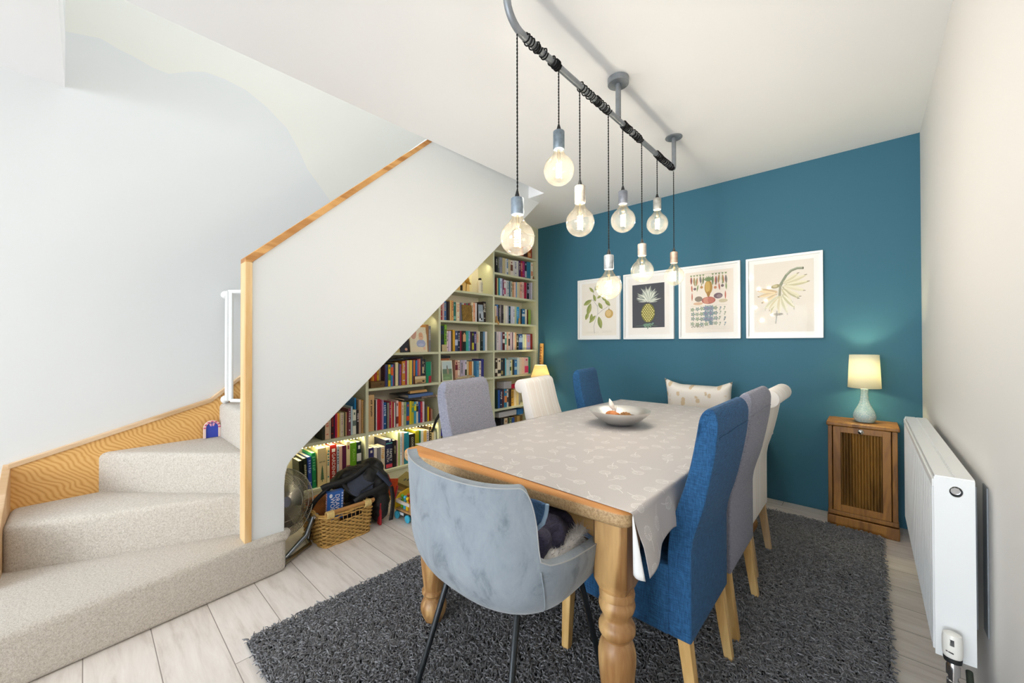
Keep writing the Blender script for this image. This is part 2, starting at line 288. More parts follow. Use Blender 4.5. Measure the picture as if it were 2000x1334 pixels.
BOOKS={
'A':(2.160,'''3229,3267,106,8a5a30,d0a060 3267,3300,113,c8884a 3300,3326,118,b0602c 3326,3363,115,4a2a20 3363,3397,121,5a3a2c 3397,3445,133,c8702c,e0b080 3445,3470,158,a83a28'''),
'B':(1.927,'''2871,2905,168,1c1c1e,c8c8c8 2905,2930,171,5a5f55,9a9a8a 2930,2978,174,8f93a8,5d6b58 2978,3021,173,c9bd95 3021,3044,171,d8d6cf 3044,3067,172,7f9cc0,e0e0e0 3067,3104,170,cfc3a0 3104,3144,167,e6d8cf,7a4a3a 3144,3165,170,e0dcd8 3165,3203,172,dcd8de,45507a 3203,3242,175,dedcd6 3242,3274,183,4a2a5e,d8c8a8 3274,3306,186,b03030,f0e0c8 3306,3347,187,a3327a,d8505a 3347,3380,187,2b2540,c0c0d0 3380,3444,192,2f7f9f 3444,3486,193,efe6d0,e0a080'''),
'C':(1.692,'''2861,2880,180,2a2420 2880,2895,182,7a2a28 2895,2911,182,c9c48a 2911,2933,187,0f6f74 2933,2946,187,5fb8dc 2946,2972,189,d8e4ec,1d5f96 2972,2985,187,a9a8d8 2985,3001,184,7a4a62,d0c0d0 3001,3027,175,e8dfe4,c04a70 3027,3053,174,d8d6da 3053,3084,175,c8ccd0,5a6a70 3084,3104,171,3a6680 3104,3131,174,b8bcae,405048 3131,3162,168,d2a070,3a2a20 3162,3189,171,eec8b8 3189,3210,174,8fb4d4 3210,3231,174,e0d8b0 3231,3260,177,d8c4a0 3260,3288,180,efb0a0,202a28 3288,3328,186,e8c4b8,8a2a4a 3328,3369,186,b01c44 3369,3384,189,b090a0 3384,3417,182,23283a,9098b0 3417,3451,188,a8a2b8 3451,3478,197,cfcbdc'''),
'D':(1.405,'''2864,2889,177,d8c0a8 2889,2911,192,2f6fb8,d8986a 2911,2924,191,141414 2924,2943,192,6b655f,e0e0e0 2943,2962,194,9a8f98 2962,2994,193,4a4048,2a2428 2994,3021,191,d8d4bc 3021,3050,190,e6e2dc 3050,3073,192,c8c4d0 3073,3110,187,14384f,3a8ab0 3110,3141,190,cfcfe0 3141,3169,189,dfe0ee,5a5a80 3169,3200,191,b8c4a8 3200,3249,189,2a9ad4,c8d8f0 3249,3267,168,a8a498 3267,3292,167,1f1614 3292,3347,172,2a6fa0,d0d8e0 3347,3376,170,ece4d4 3376,3402,169,5a1414 3402,3444,171,8fae48'''),
'E':(1.118,'''2861,2886,194,4a4c58 2886,2918,195,d8d0d4,9a8a9a 2918,2952,195,dccbd6 2952,2978,191,9aa0bc 2978,3014,190,5a1020,e8e0e0 3014,3047,193,d8e4e0,6ab0a8 3047,3073,193,f0c0a0 3073,3097,194,e8dcd4,2a2a2a 3097,3127,194,ddc4d0 3127,3148,192,8a6a80 3148,3172,190,ece4d8 3172,3196,191,e8b890 3200,3238,173,28301c,e8e8e0 3238,3303,175,2a4c8a,a8c0e0 3303,3339,173,c8d8c8 3339,3369,173,ece4b4 3369,3440,173,a8a0d0,e07a5a 3440,3474,181,7a2018'''),
'F':(0.843,'''2866,2905,188,3a2a1e,f0e8d8 2905,2956,187,f0e4d0,303030 2956,2988,185,2a3a48,a89860 2988,3016,184,1c2434 3016,3037,184,5ab8dc 3037,3086,168,d0dcdc 3086,3112,167,c8dce4,3a5a3a 3112,3137,166,e8e0a0 3137,3162,165,1a2a3a 3162,3210,164,1f78c8,a0d0f0 3210,3249,186,c8e0ec 3249,3285,185,e4dcd0 3285,3339,186,f0d4c8 3339,3408,184,e8ccd0,d03a7a 3408,3445,189,3a8a80,2a4a40'''),
'G':(0.507,'''2889,2911,194,1f3a38 2911,2940,191,2a5ab0 2940,2975,188,283858,ece4e0 2975,3001,188,6a2a20 3001,3043,191,2f84b0,e89050 3043,3070,188,e4e4e0,404850 3070,3093,186,4a3a38 3093,3110,184,2a2028 3110,3161,176,dcae4c,6a5030 3161,3196,173,f0dcb8 3196,3235,169,d8c48a 3235,3259,166,8a8a90'''),
'H':(0.190,'''2962,3001,209,24242c 3001,3057,203,c8b8a0,a06a40 3057,3077,206,202020 3077,3120,201,5a6a40,d0d0a0 3120,3165,195,2a4a98 3165,3206,207,7a5a20 3206,3252,201,a88a50 3252,3302,195,6a5028'''),
'Dm':(1.405,'''2167,2186,175,a03030,c8b898 2186,2208,175,d8a8a8 2208,2233,175,3a74b0,c8b878 2233,2252,175,1f1f38 2252,2274,175,3a2a1c 2274,2297,189,e4c07a 2297,2319,188,e0a868,8a3030 2319,2349,175,1f6f68,80b8a8 2349,2391,175,e8dcc0,d87a48 2391,2416,175,7a6f80 2416,2431,175,8aa8b0 2431,2466,175,e8e0d8 2466,2493,175,b03058 2493,2517,177,4a7a78 2517,2540,178,982850 2540,2567,186,f0e0c0,504030 2567,2591,187,eeb088,e07030 2591,2615,187,e4dce0 2697,2739,208,2a1a18,e0d8c8'''),
'Em':(1.120,'''2168,2210,233,1a2a48,16301c 2210,2238,246,7ab030,202020 2239,2257,188,e4d0d8,201820 2257,2287,189,d8c4dc 2287,2306,189,4a3a18 2306,2336,199,dca830 2336,2372,191,3f4c78,b8c4e4 2372,2398,191,1a2438,c8c8d0 2398,2415,192,9a1c3c 2415,2429,192,3a1418 2429,2469,193,14241c,d8a878 2469,2501,193,3fa8a0 2501,2528,194,6aa0d0,c0b8e0 2528,2546,188,4a1a38 2546,2573,188,283830,c8c038 2573,2606,189,30206a,e0d8f0 2606,2634,189,ccc0a8,e05a28 2634,2656,190,e8e4c8 2656,2694,190,14221e,687068 2694,2722,191,6a94bc 2722,2755,192,ece8e4'''),
'El':(1.127,'''2010,2039,239,a87848 2039,2065,228,7a7a84,c8c8c8'''),
'Fm':(0.850,'''2170,2200,144,8a4a30 2200,2230,143,c8b8a0 2230,2260,142,30485a 2260,2297,140,b09a80 2297,2337,138,5a3a40 2337,2369,188,d8a890,7a2030 2369,2398,187,e8d8c8,8a3a3a 2398,2433,186,b8b0c8,383828 2433,2456,185,c8b8d0 2456,2479,185,d8d4e8,304020 2479,2510,171,d8c8a0 2510,2530,170,d88a3a 2530,2550,169,c87a30 2550,2571,169,e4dcc8 2571,2606,173,2f6f9c 2606,2641,171,5a9cc8,304c80 2641,2673,170,ece0d4,181818 2673,2709,187,3a3a88'''),
'Gm':(0.512,'''2165,2178,208,a8703a 2178,2189,207,8a5a30 2189,2199,197,203038 2199,2217,91,8a2040 2217,2241,189,4a5a50 2241,2268,187,c8b890 2268,2295,184,7a3030'''),
'Fl':(0.848,'''1530,1540,175,c87828 1540,1558,175,e0982c,c04020 1558,1567,175,c02c20 1567,1579,175,c84040 1579,1595,175,e8c020,b03030 1595,1614,175,c8a888 1614,1624,175,3a2040 1624,1646,175,2c3a78 1646,1668,175,e4c418,3a8a40 1669,1688,175,2f84c0,e86020 1688,1699,175,a82870,e0a060 1699,1711,183,383848 1711,1738,191,e8d8a8 1738,1751,182,30405a 1751,1769,175,7a4a98,d03080 1770,1804,199,d0882c,c8d0d8 1805,1823,203,a02860 1823,1842,204,d8dcb0 1842,1870,205,e8cc58 1870,1881,204,1f4a78 1881,1898,205,e0783c 1898,1904,205,302018 1904,1923,201,2f78b8 1923,1941,210,c05a70 1941,1958,213,dc8c68 1958,1972,213,24304c 1972,1988,212,3a3038,d0c090 1988,2000,212,1c1c24,d0c8d0 2000,2010,211,405048'''),
'Gl':(0.518,'''1480,1532,282,cfa878,403020 1533,1540,240,1c1414 1541,1550,243,e8dce0 1550,1582,241,b40c2c 1582,1595,234,a04060 1595,1605,233,c8a0cc 1605,1631,211,1c5490,e0e8f0 1632,1638,209,101a30 1638,1657,205,8a8478 1657,1676,213,a82050,d8a0b0 1676,1686,212,d8b878 1686,1700,206,b8283c 1700,1711,197,ece8e4 1711,1719,195,3a4448 1719,1741,214,e8c8c8,8a3030 1741,1769,199,e8640c 1769,1787,198,ecdccc,a04040 1787,1815,195,a8b888,5a8a3a 1815,1844,190,285898,e05020 1844,1865,196,e0cc20 1865,1888,190,c8b838,5a9a70 1888,1911,184,3aa0c8,e8e020 1911,1934,185,e4e0d0,303030 1934,1953,179,1f5aa8,503890 1953,1973,179,c02848,e07050 1973,1993,178,ead4dc 1993,2009,149,4a4444 2009,2025,141,6a5860 2025,2043,125,e8c820 2043,2061,113,8a3018 2061,2080,101,b08878'''),
'Gf':(0.528,'''1133,1154,175,2a3020 1154,1186,175,e8c8a8,c05a48 1186,1194,175,ece0c8 1194,1216,175,3a1210,b82020 1216,1225,175,401848 1225,1238,175,c81840 1238,1246,175,f0a070 1246,1257,175,e8a818 1257,1269,175,d8c8a0 1269,1284,175,dccfc0,b898a8 1284,1290,175,e0d8a8 1290,1298,175,28301c 1298,1310,175,c8a878 1310,1319,175,7a2a30 1319,1340,200,783a4c,e8e0e0 1340,1354,212,b8d0dc 1354,1382,184,e8e8d8,6a7a70 1382,1414,180,1c1418,d8c8d0'''),
'Hl':(0.190,'''1470,1482,221,d87068 1482,1525,193,2c2a70,e0d8c8 1525,1554,189,e8e0d8 1554,1583,185,8a8a94 1583,1621,184,ecdcc0,e8a020 1625,1689,230,1c2248,e8e8f0 1689,1721,215,1f1418,e8e0a0 1721,1731,211,c89898 1731,1742,274,e8f0c8 1742,1753,273,a8c040 1753,1776,270,f0f0f0,80a0c0 1776,1792,266,e8c0a0 1792,1843,257,1f88a0 1843,1903,237,242018,d8d0b0 1903,1943,257,b0a81c 1943,1956,252,1f7a50 1956,1987,252,f0f4e8 1987,2017,247,f0c060 2017,2046,242,e8dcd8,8090c0 2046,2071,271,3a3020,d8c080 2071,2094,268,f0d8a0 2094,2117,253,506050,e0e0d0'''),
'Hf':(0.190,'''990,1016,209,141c10 1016,1042,219,1a2a18,c8c8a0 1042,1069,223,2c4ca8,b0c8f0 1069,1098,244,0a8a50,70c088 1168,1189,268,f0e0b0,308080 1190,1238,273,a82018,f0e8e0 1238,1253,260,b8c4d0,405060 1253,1277,255,e8c0a8 1277,1306,253,5a1840 1306,1335,278,f0dca8,a04050 1335,1385,262,6aa81c,a8d060 1385,1423,259,142830,e8e8e8''')}
# ---------------------------------------------------------------- room shell
XR,YW,XL,YB,CZ=.2525,3.555,-3.055,-6.5,2.525
mb=MB(); mb.box(XL-.1,XR+.1,YB-.1,YW+.1,-.1,0); struct(mb,'floor',M_floor)
OX,OY0,OY1=-2.11,-.075,2.74          # stairwell opening in the ceiling
mb=MB(); mb.box(OX,XR+.1,YB,YW+.1,CZ,CZ+.26); mb.box(XL,OX,YB,OY0,CZ,CZ+.26); mb.box(XL-.1,OX,OY1,YW+.1,CZ,CZ+.26)
struct(mb,'ceiling',M_ceil)
mb=MB(); mb.box(XL-.1,XR+.1,YW,YW+.1,0,CZ); struct(mb,'wall_back',M_teal)
mb=MB(); mb.box(XR,XR+.1,YB,YW,0,CZ); struct(mb,'wall_right',M_right)
# left party wall, one sheet up through the stairwell: white paint below, bare cream plaster above a ragged line
bd=[(-.075,2.815),(-.02,2.83),(.05,2.85),(.12,2.83),(.177,2.822),(.26,2.80),(.33,2.80),(.42,2.86),(.5,2.90),(.6,2.905),(.717,2.89),(.84,2.83),(.965,2.736),(1.04,2.62),(1.104,2.488),(1.2,2.38),(1.291,2.271),(1.36,2.2),(1.6,2.1),(3.6,1.95)]
mb=MB(); low=[(YB,0),(3.6,0)]+bd[::-1]+[(YB,2.815)]
mb.prism(low,XL-.1,XL,'x',mi=0)
mb.prism([(-.2,2.815)]+bd+[(3.6,5),(-.2,5)],XL-.1,XL,'x',mi=1)
struct(mb,'wall_left',[M_wall,M_cream])
# wall behind the camera with two glazed openings
mb=MB()
mb.box(XL,-3.0,YB-.1,YB,0,CZ); mb.box(-1.22,-1.16,YB-.1,YB,0,CZ); mb.box(.12,XR,YB-.1,YB,0,CZ); mb.box(-3.0,.12,YB-.1,YB,2.3,CZ)
struct(mb,'wall_front',M_wall)
for i,(a,b) in enumerate(((-3.0,-1.22),(-1.16,.12))):
    mb=MB()
    for x in (a,b-.05,(a+b)/2-.025): mb.box(x,x+.05,YB-.08,YB-.02,0,2.3)
    mb.box(a,b,YB-.08,YB-.02,0,.06); mb.box(a,b,YB-.08,YB-.02,2.24,2.3)
    struct(mb,'window_%d'%(i+1),M_white)
# stairwell box above
mb=MB(); mb.box(OX,OX+.1,OY0,YW,CZ+.26,5); struct(mb,'wall_upper_right',M_wall)
mb=MB(); mb.box(XL,OX,OY0-.1,OY0,CZ+.26,5); struct(mb,'wall_upper_front',M_wall)
mb=MB(); mb.box(XL,OX,3.1,3.2,CZ+.26,5); struct(mb,'wall_upper_back',M_wall)
mb=MB(); mb.box(XL,-2.95,OY0,3.2,5,5.1); mb.box(-2.25,OX,OY0,3.2,5,5.1); mb.box(-2.95,-2.25,OY0,0,5,5.1); mb.box(-2.95,-2.25,2.1,3.2,5,5.1); struct(mb,'ceiling_upper',M_ceil)
# balustrade / stair side wall
SX0,SX1=-2.36,-2.29
dz=.926
poly=[(.565,.2),(.718,.2),(.718,.44),(.722,.50),(.733,.545),(.752,.575)]
poly+=[(2.291,1.963),(2.90,2.526),(2.81,2.526),(2.81,3.25),(2.25,3.25),(.575,1.62),(.565,1.60)]
mb=MB(); mb.prism(poly,SX0,SX1,'x'); struct(mb,'wall_stairs',M_wall,bevel=.004)
# pine trims: newel strip and sloping capping
mb=MB(); mb.box(SX0-.012,SX1+.008,.537,.567,.2,1.607); struct(mb,'trim_1',M_pinez,bevel=.002)
mb=MB(); mb.prism([(.537,1.605),(.537,1.628),(2.3,1.628+1.763*dz),(2.3,1.608+1.75*dz),(.567,1.608)],SX0-.012,SX1+.008,'x')
struct(mb,'trim_2',wood('pine_capping',(222,170,104),(176,116,52),'y',5,.45,4,3),bevel=.002)
# ---------------------------------------------------------------- staircase
st=thing('staircase','carpeted beige winder staircase climbing left to right behind the white side wall','staircase',(-2.6,.2,0))
o=Vector((2.6,-.2,0))
def stp(poly,z0,z1,name='step',nose=.022):
    """tread block with rounded nosing; poly in world xy (first edge = riser line)"""
    mb=MB(); n=len(poly)
    vs=[(x,y) for x,y in poly]
    mb.prism([(x+2.6,y-.2) for x,y in vs],z0,z1,'z')
    return mb.build(name,M_carpet,st,bevel=.028,seg=4,smooth=True,ang=50)
N=(-2.35,.555)
stp([(-2.06,-1.3),(-2.275,.72),(-2.345,.735),(-2.375,.70),(-2.37,.62),(-3.05,.62),(-3.05,-.21),(-3.05,-1.3)],0,.207)
mb=MB(); mb.tube([(-2.272+2.6,.30-.2,.178),(-2.285+2.6,.66-.2,.178),(-2.292+2.6,.712-.2,.178),(-2.33+2.6,.735-.2,.178)],[.020,.026,.028,.026],12); mb.build('nosing',M_carpet,st,smooth=True)
stp([(-2.765,-.238),(-2.425,.55),(-2.37,.56),(-2.37,.62),(-3.05,.62),(-3.05,-.238)],.15,.41)
stp([(-3.052,.035),(-2.455,.548),(-2.372,.565),(-2.372,.69),(-3.052,.69)],.36,.617)
mb=MB(); mb.prism([(.375,.56),(.50,.56),(.64,.70),(.64,.822),(.375,.822)],-3.052+2.6,-2.372+2.6,'x'); mb.build('step',M_carpet,st,bevel=.028,seg=4,smooth=True,ang=50)
for i in range(10):
    y=.815+i*.222; z=.822+.2055*(i+1)
    stp([(-3.052,y),(-2.372,y),(-2.372,y+.25),(-3.052,y+.25)],z-.24,z)
# string boards
mb=MB(); q=[(-.245,.37),(-.245,.615),(.535,.848),(.80,1.07),(3.0,3.05),(3.0,2.8),(.9,.83),(.5,.55),(0,.37)]
mb.prism([(y-.2,z) for y,z in q],-3.055+2.6,-3.03+2.6,'x'); mb.build('string_board',M_pine,st,bevel=.003)
mb=MB(); q=[(-.245,.600),(-.245,.624),(.530,.856),(.80,1.082),(3.0,3.062),(3.0,3.04),(.80,1.058),(.535,.832)]
mb.prism([(y-.2,z) for y,z in q],-3.055+2.6,-3.020+2.6,'x'); mb.build('string_capping',M_pinel,st,bevel=.003)
mb=MB(); q=[(-3.055,.2),(-3.055,.622),(-2.84,.50),(-2.60,.36),(-2.60,.2)]
mb.prism([(x+2.6,z) for x,z in q],-.262-.2,-.236-.2,'y'); mb.build('string_board',M_pinel,st,bevel=.003)
# soffit under the flight
mb=MB(); mb.prism([(.76,.575),(2.81,2.448),(2.81,2.50),(.76,.63)],XL,SX0,'x'); struct(mb,'ceiling_stair_soffit',M_wall)
# ---------------------------------------------------------------- stair gate
g=thing('stair_gate','white metal stair gate half open at the top of the winder steps','gate',(-2.93,.60,.825))
mb=MB(); 
mb.box(-.0135,.0135,-.012,.015,.02,.70); mb.box(-.03,-.018,-.012,.015,.02,.66)
mb.build('post',M_white,g,bevel=.003)
mb=MB()
dx,dy=.40,.30
def gp(t,z): return (t*dx,t*dy,z)
mb.tube([gp(.04,.02),gp(1,.02)],.011); mb.build('gate_rail',M_white,g,smooth=True)
mb=MB(); mb.tube([gp(.0,.695),gp(1,.695)],.011); mb.build('gate_rail',M_white,g,smooth=True)
for k in range(6):
    t=.04+.16*k
    mb=MB(); mb.tube([gp(t,.02),gp(t,.695)],.0075 if k else .012,8); mb.build('gate_bar',M_white,g,smooth=True)
for z in (.0,.66):
    mb=MB(); mb.lathe([(.008,-.02),(.022,-.02),(.026,0),(.022,.012),(.01,.02)],14,T((-.07,-.0,z+.02),0,PI/2)); mb.tube([(-.118,0,z+.02),(-.02,0,z+.02)],.008); mb.build('wall_fixing',M_white,g,smooth=True)
# fairy door on the string board
fd=thing('toy_fairy_door','small blue arched toy fairy door with a pink butterfly, propped on the third step','toy door',(-3.005,.532,.619))
arc=lambda r,z0:[(r*cos(a),z0+r*sin(a)) for a in np.linspace(0,PI,13)]
mb=MB(); mb.prism([(.030,0)]+arc(.030,.062)+[(-.030,0)],.006,.012,'x'); mb.build('door_leaf',flat('3a4fc0',.4),fd)
mb=MB()
o_=arc(.042,.062);i_=arc(.031,.062)
mb.prism([(.042,0)]+o_+[(-.042,0),(-.031,0)]+i_[::-1]+[(.031,0)],0,.018,'x'); mb.build('door_frame',flat('f2d9cf',.5),fd)
mb=MB()
for k in range(7):
    a=PI*k/6; mb.ball((.018,.036*cos(a),.062+.036*sin(a)),(.003,.008,.005),8,5)
mb.build('flower_garland',flat('d46a8a',.5),fd,smooth=True)
mb=MB()
for s in (-1,1): mb.ball((.014,.008*s,.082),(.002,.007,.006),8,5); mb.ball((.014,.006*s,.073),(.002,.005,.004),8,5)
mb.build('butterfly',flat('f3b6d8',.5),fd,smooth=True)
# ---------------------------------------------------------------- bookcase
bc=thing('bookcase','tall sage green built-in bookcase under the stairs, filled with books','bookcase',(-2.94,2.2,0))
XF,XBK=-2.825,-3.05
def bx(name,x0,x1,y0,y1,z0,z1,mat=M_sage,b=.002):
    mb=MB(); mb.box(x0+2.94,x1+2.94,y0-2.2,y1-2.2,z0,z1); return mb.build(name,mat,bc,bevel=b)
def soff(y): return .575+(y-.76)*.914
UP=[.78,1.443,2.126,2.809,3.512]
SHZ={'H':.19,'G':.512,'F':.848,'E':1.12,'D':1.405,'C':1.692,'B':1.927,'A':2.16}
for y in UP:
    top=min(CZ-.001,soff(y)-.02) if y<3.4 else CZ-.001
    bx('upright',XBK,XF,y,y+.024 if y<3.4 else y+.040,0,top)
bays=[('f',.80,1.443,'HG'),('l',1.467,2.126,'HGFE'),('m',2.15,2.809,'HGFEDC'),('r',2.833,3.512,'HGFEDCBA')]
for b,y0,y1,ss in bays:
    for c in ss: bx('shelf',XBK,XF-.001,y0,y1,SHZ[c]-.02,SHZ[c])
    bx('plinth',XF-.03,XF-.012,y0,y1,0,.17)
mb=MB(); mb.prism([(.80-2.2,0),(3.512-2.2,0),(3.512-2.2,CZ-.002),(2.85-2.2,CZ-.002),(2.81-2.2,2.42),(.80-2.2,.60)],XBK+2.94-.002,XBK+2.94+.004,'x'); mb.build('back_panel',plain('e2dac6',.6,0,.03,3,name='cream_back_panel'),bc)
bx('header',XF-.022,XF,2.833,3.512,2.43,CZ-.001)
# ---------------------------------------------------------------- books
M_pages=plain('efe6cf',.8,0,.06,40,name='book_pages')
def cname(h):
    r,g_,b=[int(h[i:i+2],16) for i in (0,2,4)]
    mx,mn=max(r,g_,b),min(r,g_,b); v=mx/255; s=(mx-mn)/max(mx,1)
    if s<.12: return 'black' if v<.22 else 'charcoal' if v<.42 else 'grey' if v<.72 else 'pale grey' if v<.86 else 'white'
    import colorsys
    hh=colorsys.rgb_to_hsv(r/255,g_/255,b/255)[0]*360
    if v<.2: return 'near-black'
    base=('red' if hh<14 or hh>=345 else 'orange' if hh<34 else 'yellow' if hh<66 else 'green' if hh<165 else 'teal' if hh<197 else 'blue' if hh<250 else 'purple' if hh<295 else 'magenta')
    if base=='orange' and (v<.62 or s<.5): base='brown' if v<.72 else 'tan'
    if base=='yellow' and s<.38: base='cream' if v>.75 else 'olive'
    if base=='red' and s<.4 and v>.75: base='pink'
    if base in('tan',) and s<.22: base='cream'
    if base in('magenta','purple') and s<.3 and v>.7: base='lilac'
    pre='dark ' if v<.42 else 'pale ' if (s<.35 and v>.7 and base not in('cream','pink','lilac','tan')) else ''
    return pre+base
ORD=['first','second','third','fourth','fifth','sixth','seventh','eighth','ninth','tenth','eleventh','twelfth','thirteenth','fourteenth','fifteenth','sixteenth','seventeenth','eighteenth','nineteenth','twentieth']
ORD+=['twenty-'+q for q in ORD[:9]]+['thirtieth','thirty-first']
def book(nm,y0,y1,h,col,mark,z,label,group,deep=.0,xs=-2.85,lean=0):
    """standing book, spine towards +x; local origin bottom centre of spine"""
    w=max(.004,(y1-y0)*.965); d=random.uniform(.125,.15) if h<.215 else random.uniform(.165,.185)
    c=.0018 if h<.215 else .003; mb=MB(); hw=w/2
    # cover: two boards and a slightly rounded spine, pages inset
    sp=[(-.004,-hw),(-.001,-hw*.92),(0,-hw*.5),(0,hw*.5),(-.001,hw*.92),(-.004,hw)]
    c=min(c,hw*.45)
    out=[(-d,-hw)]+sp+[(-d,hw),(-d,hw-c),(-.006,hw-c),(-.006,-hw+c),(-d,-hw+c)]
    mb.prism(out,0,h,'z',mi=0)
    mb.box(-d+.004,-.0055,-hw+c,hw-c,.002,h-.003,mi=1)
    mats=[plain(col,.45,0,.03,30),M_pages]
    if mark:
        mats.append(flat(mark,.5)); r=random.random(); e=.0006; n=3
        if abs(h*1000)%3<1 or w<.012:       # column of small letters down the spine
            zt=h*.86; zb=h*random.uniform(.30,.5); k=random.randint(9,15); lw=min(hw*.55,.008)
            for i in range(k):
                zz=zt-(zt-zb)*i/k
                if random.random()<.13: continue
                mb.box(0,e,-lw*random.uniform(.6,1),lw*random.uniform(.5,1),zz-(zt-zb)/k*.62,zz,mi=2)
        elif r<.5:
            a=random.uniform(.05,.6); b_=a+random.uniform(.15,.4); mb.box(-.0008,e,-hw*.94,hw*.94,h*a,min(h*b_,h*.98),mi=2)
            mb.box(0,e*1.6,-hw*.4,hw*.4,h*.8,h*.9,mi=2)
        else:
            for q in (.18,.5,.55,.62,.70,.78,.86): mb.box(0,e,-hw*random.uniform(.3,.75),hw*random.uniform(.3,.75),h*q,h*(q+.035),mi=2)
    o=mb.build(nm,mats,loc=(xs+random.uniform(-.006,.002)-deep,(y0+y1)/2,z+.0006))
    if lean: o.rotation_euler=(lean,0,0)
    return tag(o,label,'book',group)
RB_,MB_,LB_,FB_='right bay, ','middle bay, ','left bay, ','leftmost bay, '
SN={'A':RB_+'topmost shelf','B':RB_+'second shelf down','C':RB_+'third shelf down','D':RB_+'fourth shelf down','E':RB_+'fifth shelf down','F':RB_+'sixth shelf down','G':RB_+'seventh shelf down','H':RB_+'bottom shelf',
'Dm':MB_+'second shelf down','Em':MB_+'third shelf down','Fm':MB_+'fourth shelf down','Gm':MB_+'fifth shelf down',
'El':LB_+'beside the baby photo','Fl':LB_+'shelf with wooden box','Gl':LB_+'under the wooden box','Gf':FB_+'upper shelf','Hl':LB_+'lit bottom shelf','Hf':FB_+'lit bottom shelf'}
BK=[]
TXT={('Hl',5),('Hl',6),('Hl',13),('Hf',5),('Hf',10)}
for key,(z,rows) in BOOKS.items():
    z=SHZ[key[0]]
    it=[r.split(',') for r in rows.split()]
    for i,p in enumerate(it):
        y0,y1,h=int(p[0])/1000,int(p[1])/1000,int(p[2])/1000; mk=p[4] if len(p)>4 else ''
        if (key,i) in TXT: mk=''
        w=y1-y0; size=('slim' if w<.014 else 'thick' if w>.036 else ''); kind='paperback' if h<.2 else 'hardback'
        lab=' '.join(x for x in (size,cname(p[3]),kind) if x)+', %s from the left, %s'%(ORD[i],SN[key])
        xs=-2.85; lean=0; deep=0
        if key=='Fl' and i<6: deep=.055
        if key=='Hf' and i<4: lean=.055-.01*i
        if key=='Dm' and 11<=i<=14: deep=.02
        if key=='Fm' and i<5: deep=.05
        o=book('book',y0,y1,h,p[3],mk,z,lab,'books in the '+SN[key],deep,xs,lean); BK.append((key,i,o,h,w))
TM=Matrix(((0,0,1,0),(1,0,0,0),(0,1,0,0),(0,0,0,1)))  # text plane -> facing +x
def spine_text(key,i,s,size,col,zc,roty=-PI/2,yo=0):
    for k,j,o,h,w in BK:
        if k==key and j==i:
            text(s,'title',size,flat(col,.5),o,T((.0014,yo,zc))@TM@Matrix.Rotation(roty,4,'Z'))
spine_text('Hf',5,'GARDENING',.034,'f6ece0',.115)
spine_text('Hl',5,'FAMILY',.031,'f0f0f0',.105,-PI/2,.013); spine_text('Hl',5,'HEALTH',.029,'f0f0f0',.105,-PI/2,-.014)
for k,j,o,h,w in BK:
    if (k,j)==('Hl',5):
        mb=MB(); mb.box(.0006,.0014,-w*.44,w*.44,.006,.034,mi=0); mb.box(.0006,.0014,-w*.44,w*.44,.196,.204,mi=1); mb.ball((.0014,.006,.222),(.0006,.010,.010),12,8,mi=2); mb.build('cover_bands',[flat('d8485c'),flat('5ab0b0'),flat('c8ccd8')],o)
    if (k,j)==('Hf',5):
        mb=MB(); mb.box(.0006,.0014,-.012,.012,.222,.246); mb.build('publisher_mark',flat('f6ece0'),o)
spine_text('Hl',13,'COOKING',.026,'e8e0c0',.15,-PI/2,.0)
spine_text('Hf',10,'PLANTS',.026,'b8e070',.17)
spine_text('Hl',6,'HISTORY',.016,'f0e8b0',.14)
# ---------------------------------------------------------------- dining table
C0=Vector((-1.472,.909));C1=Vector((-.466,.963));C3=Vector((-1.431,2.853));C2=Vector((-.472,2.895))
def tp(u,v): return C0.lerp(C1,u).lerp(C3.lerp(C2,u),v)
tb=thing('dining_table','large rustic pine dining table with turned legs, partly covered by a grey cloth','table',(-.97,1.9,0))
to=Vector((-.97,1.9))
def worn(name,c1,c2,c3):
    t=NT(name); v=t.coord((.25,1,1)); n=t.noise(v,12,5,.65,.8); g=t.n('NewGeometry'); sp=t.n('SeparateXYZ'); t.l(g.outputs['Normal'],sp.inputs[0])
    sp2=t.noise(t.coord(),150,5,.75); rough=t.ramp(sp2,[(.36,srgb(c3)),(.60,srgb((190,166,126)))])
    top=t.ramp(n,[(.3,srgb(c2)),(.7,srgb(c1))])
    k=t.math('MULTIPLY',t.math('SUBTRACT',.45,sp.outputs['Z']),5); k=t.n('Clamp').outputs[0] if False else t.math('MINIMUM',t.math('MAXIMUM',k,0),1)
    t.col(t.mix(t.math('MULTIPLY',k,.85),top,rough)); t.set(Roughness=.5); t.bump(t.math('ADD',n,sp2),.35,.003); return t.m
M_ttop=worn('worn_pine_tabletop',(214,152,86),(190,126,66),(136,112,78))
M_tleg=wood('turned_pine_leg',(212,172,116),(150,106,62),'z',8,.42,3,2.5,bump=.2)
M_tapr=wood('pine_apron',(200,160,104),(160,118,68),'x',6,.5,4,3)
mb=MB(); cs=[tp(0,0),tp(1,0),tp(1,1),tp(0,1)]
pl=[]
for i,c in enumerate(cs):      # rounded corners
    a=(cs[i-1]-c).normalized(); b=(cs[(i+1)%4]-c).normalized(); r=.045
    for k in range(6):
        t_=k/5; p=c+a*r*(1-t_)**2+b*r*t_**2; pl.append((p.x-to.x,p.y-to.y))
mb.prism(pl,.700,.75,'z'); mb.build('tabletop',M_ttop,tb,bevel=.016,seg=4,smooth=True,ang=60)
ins=.095
def inset(u,v,iu=ins,iv=ins):
    L1=(C1-C0).length; L2=(C3-C0).length; uu=iu/L1 if u<.5 else 1-iu/L1; vv=iv/L2 if v<.5 else 1-iv/L2; p=tp(uu,vv); return p-to
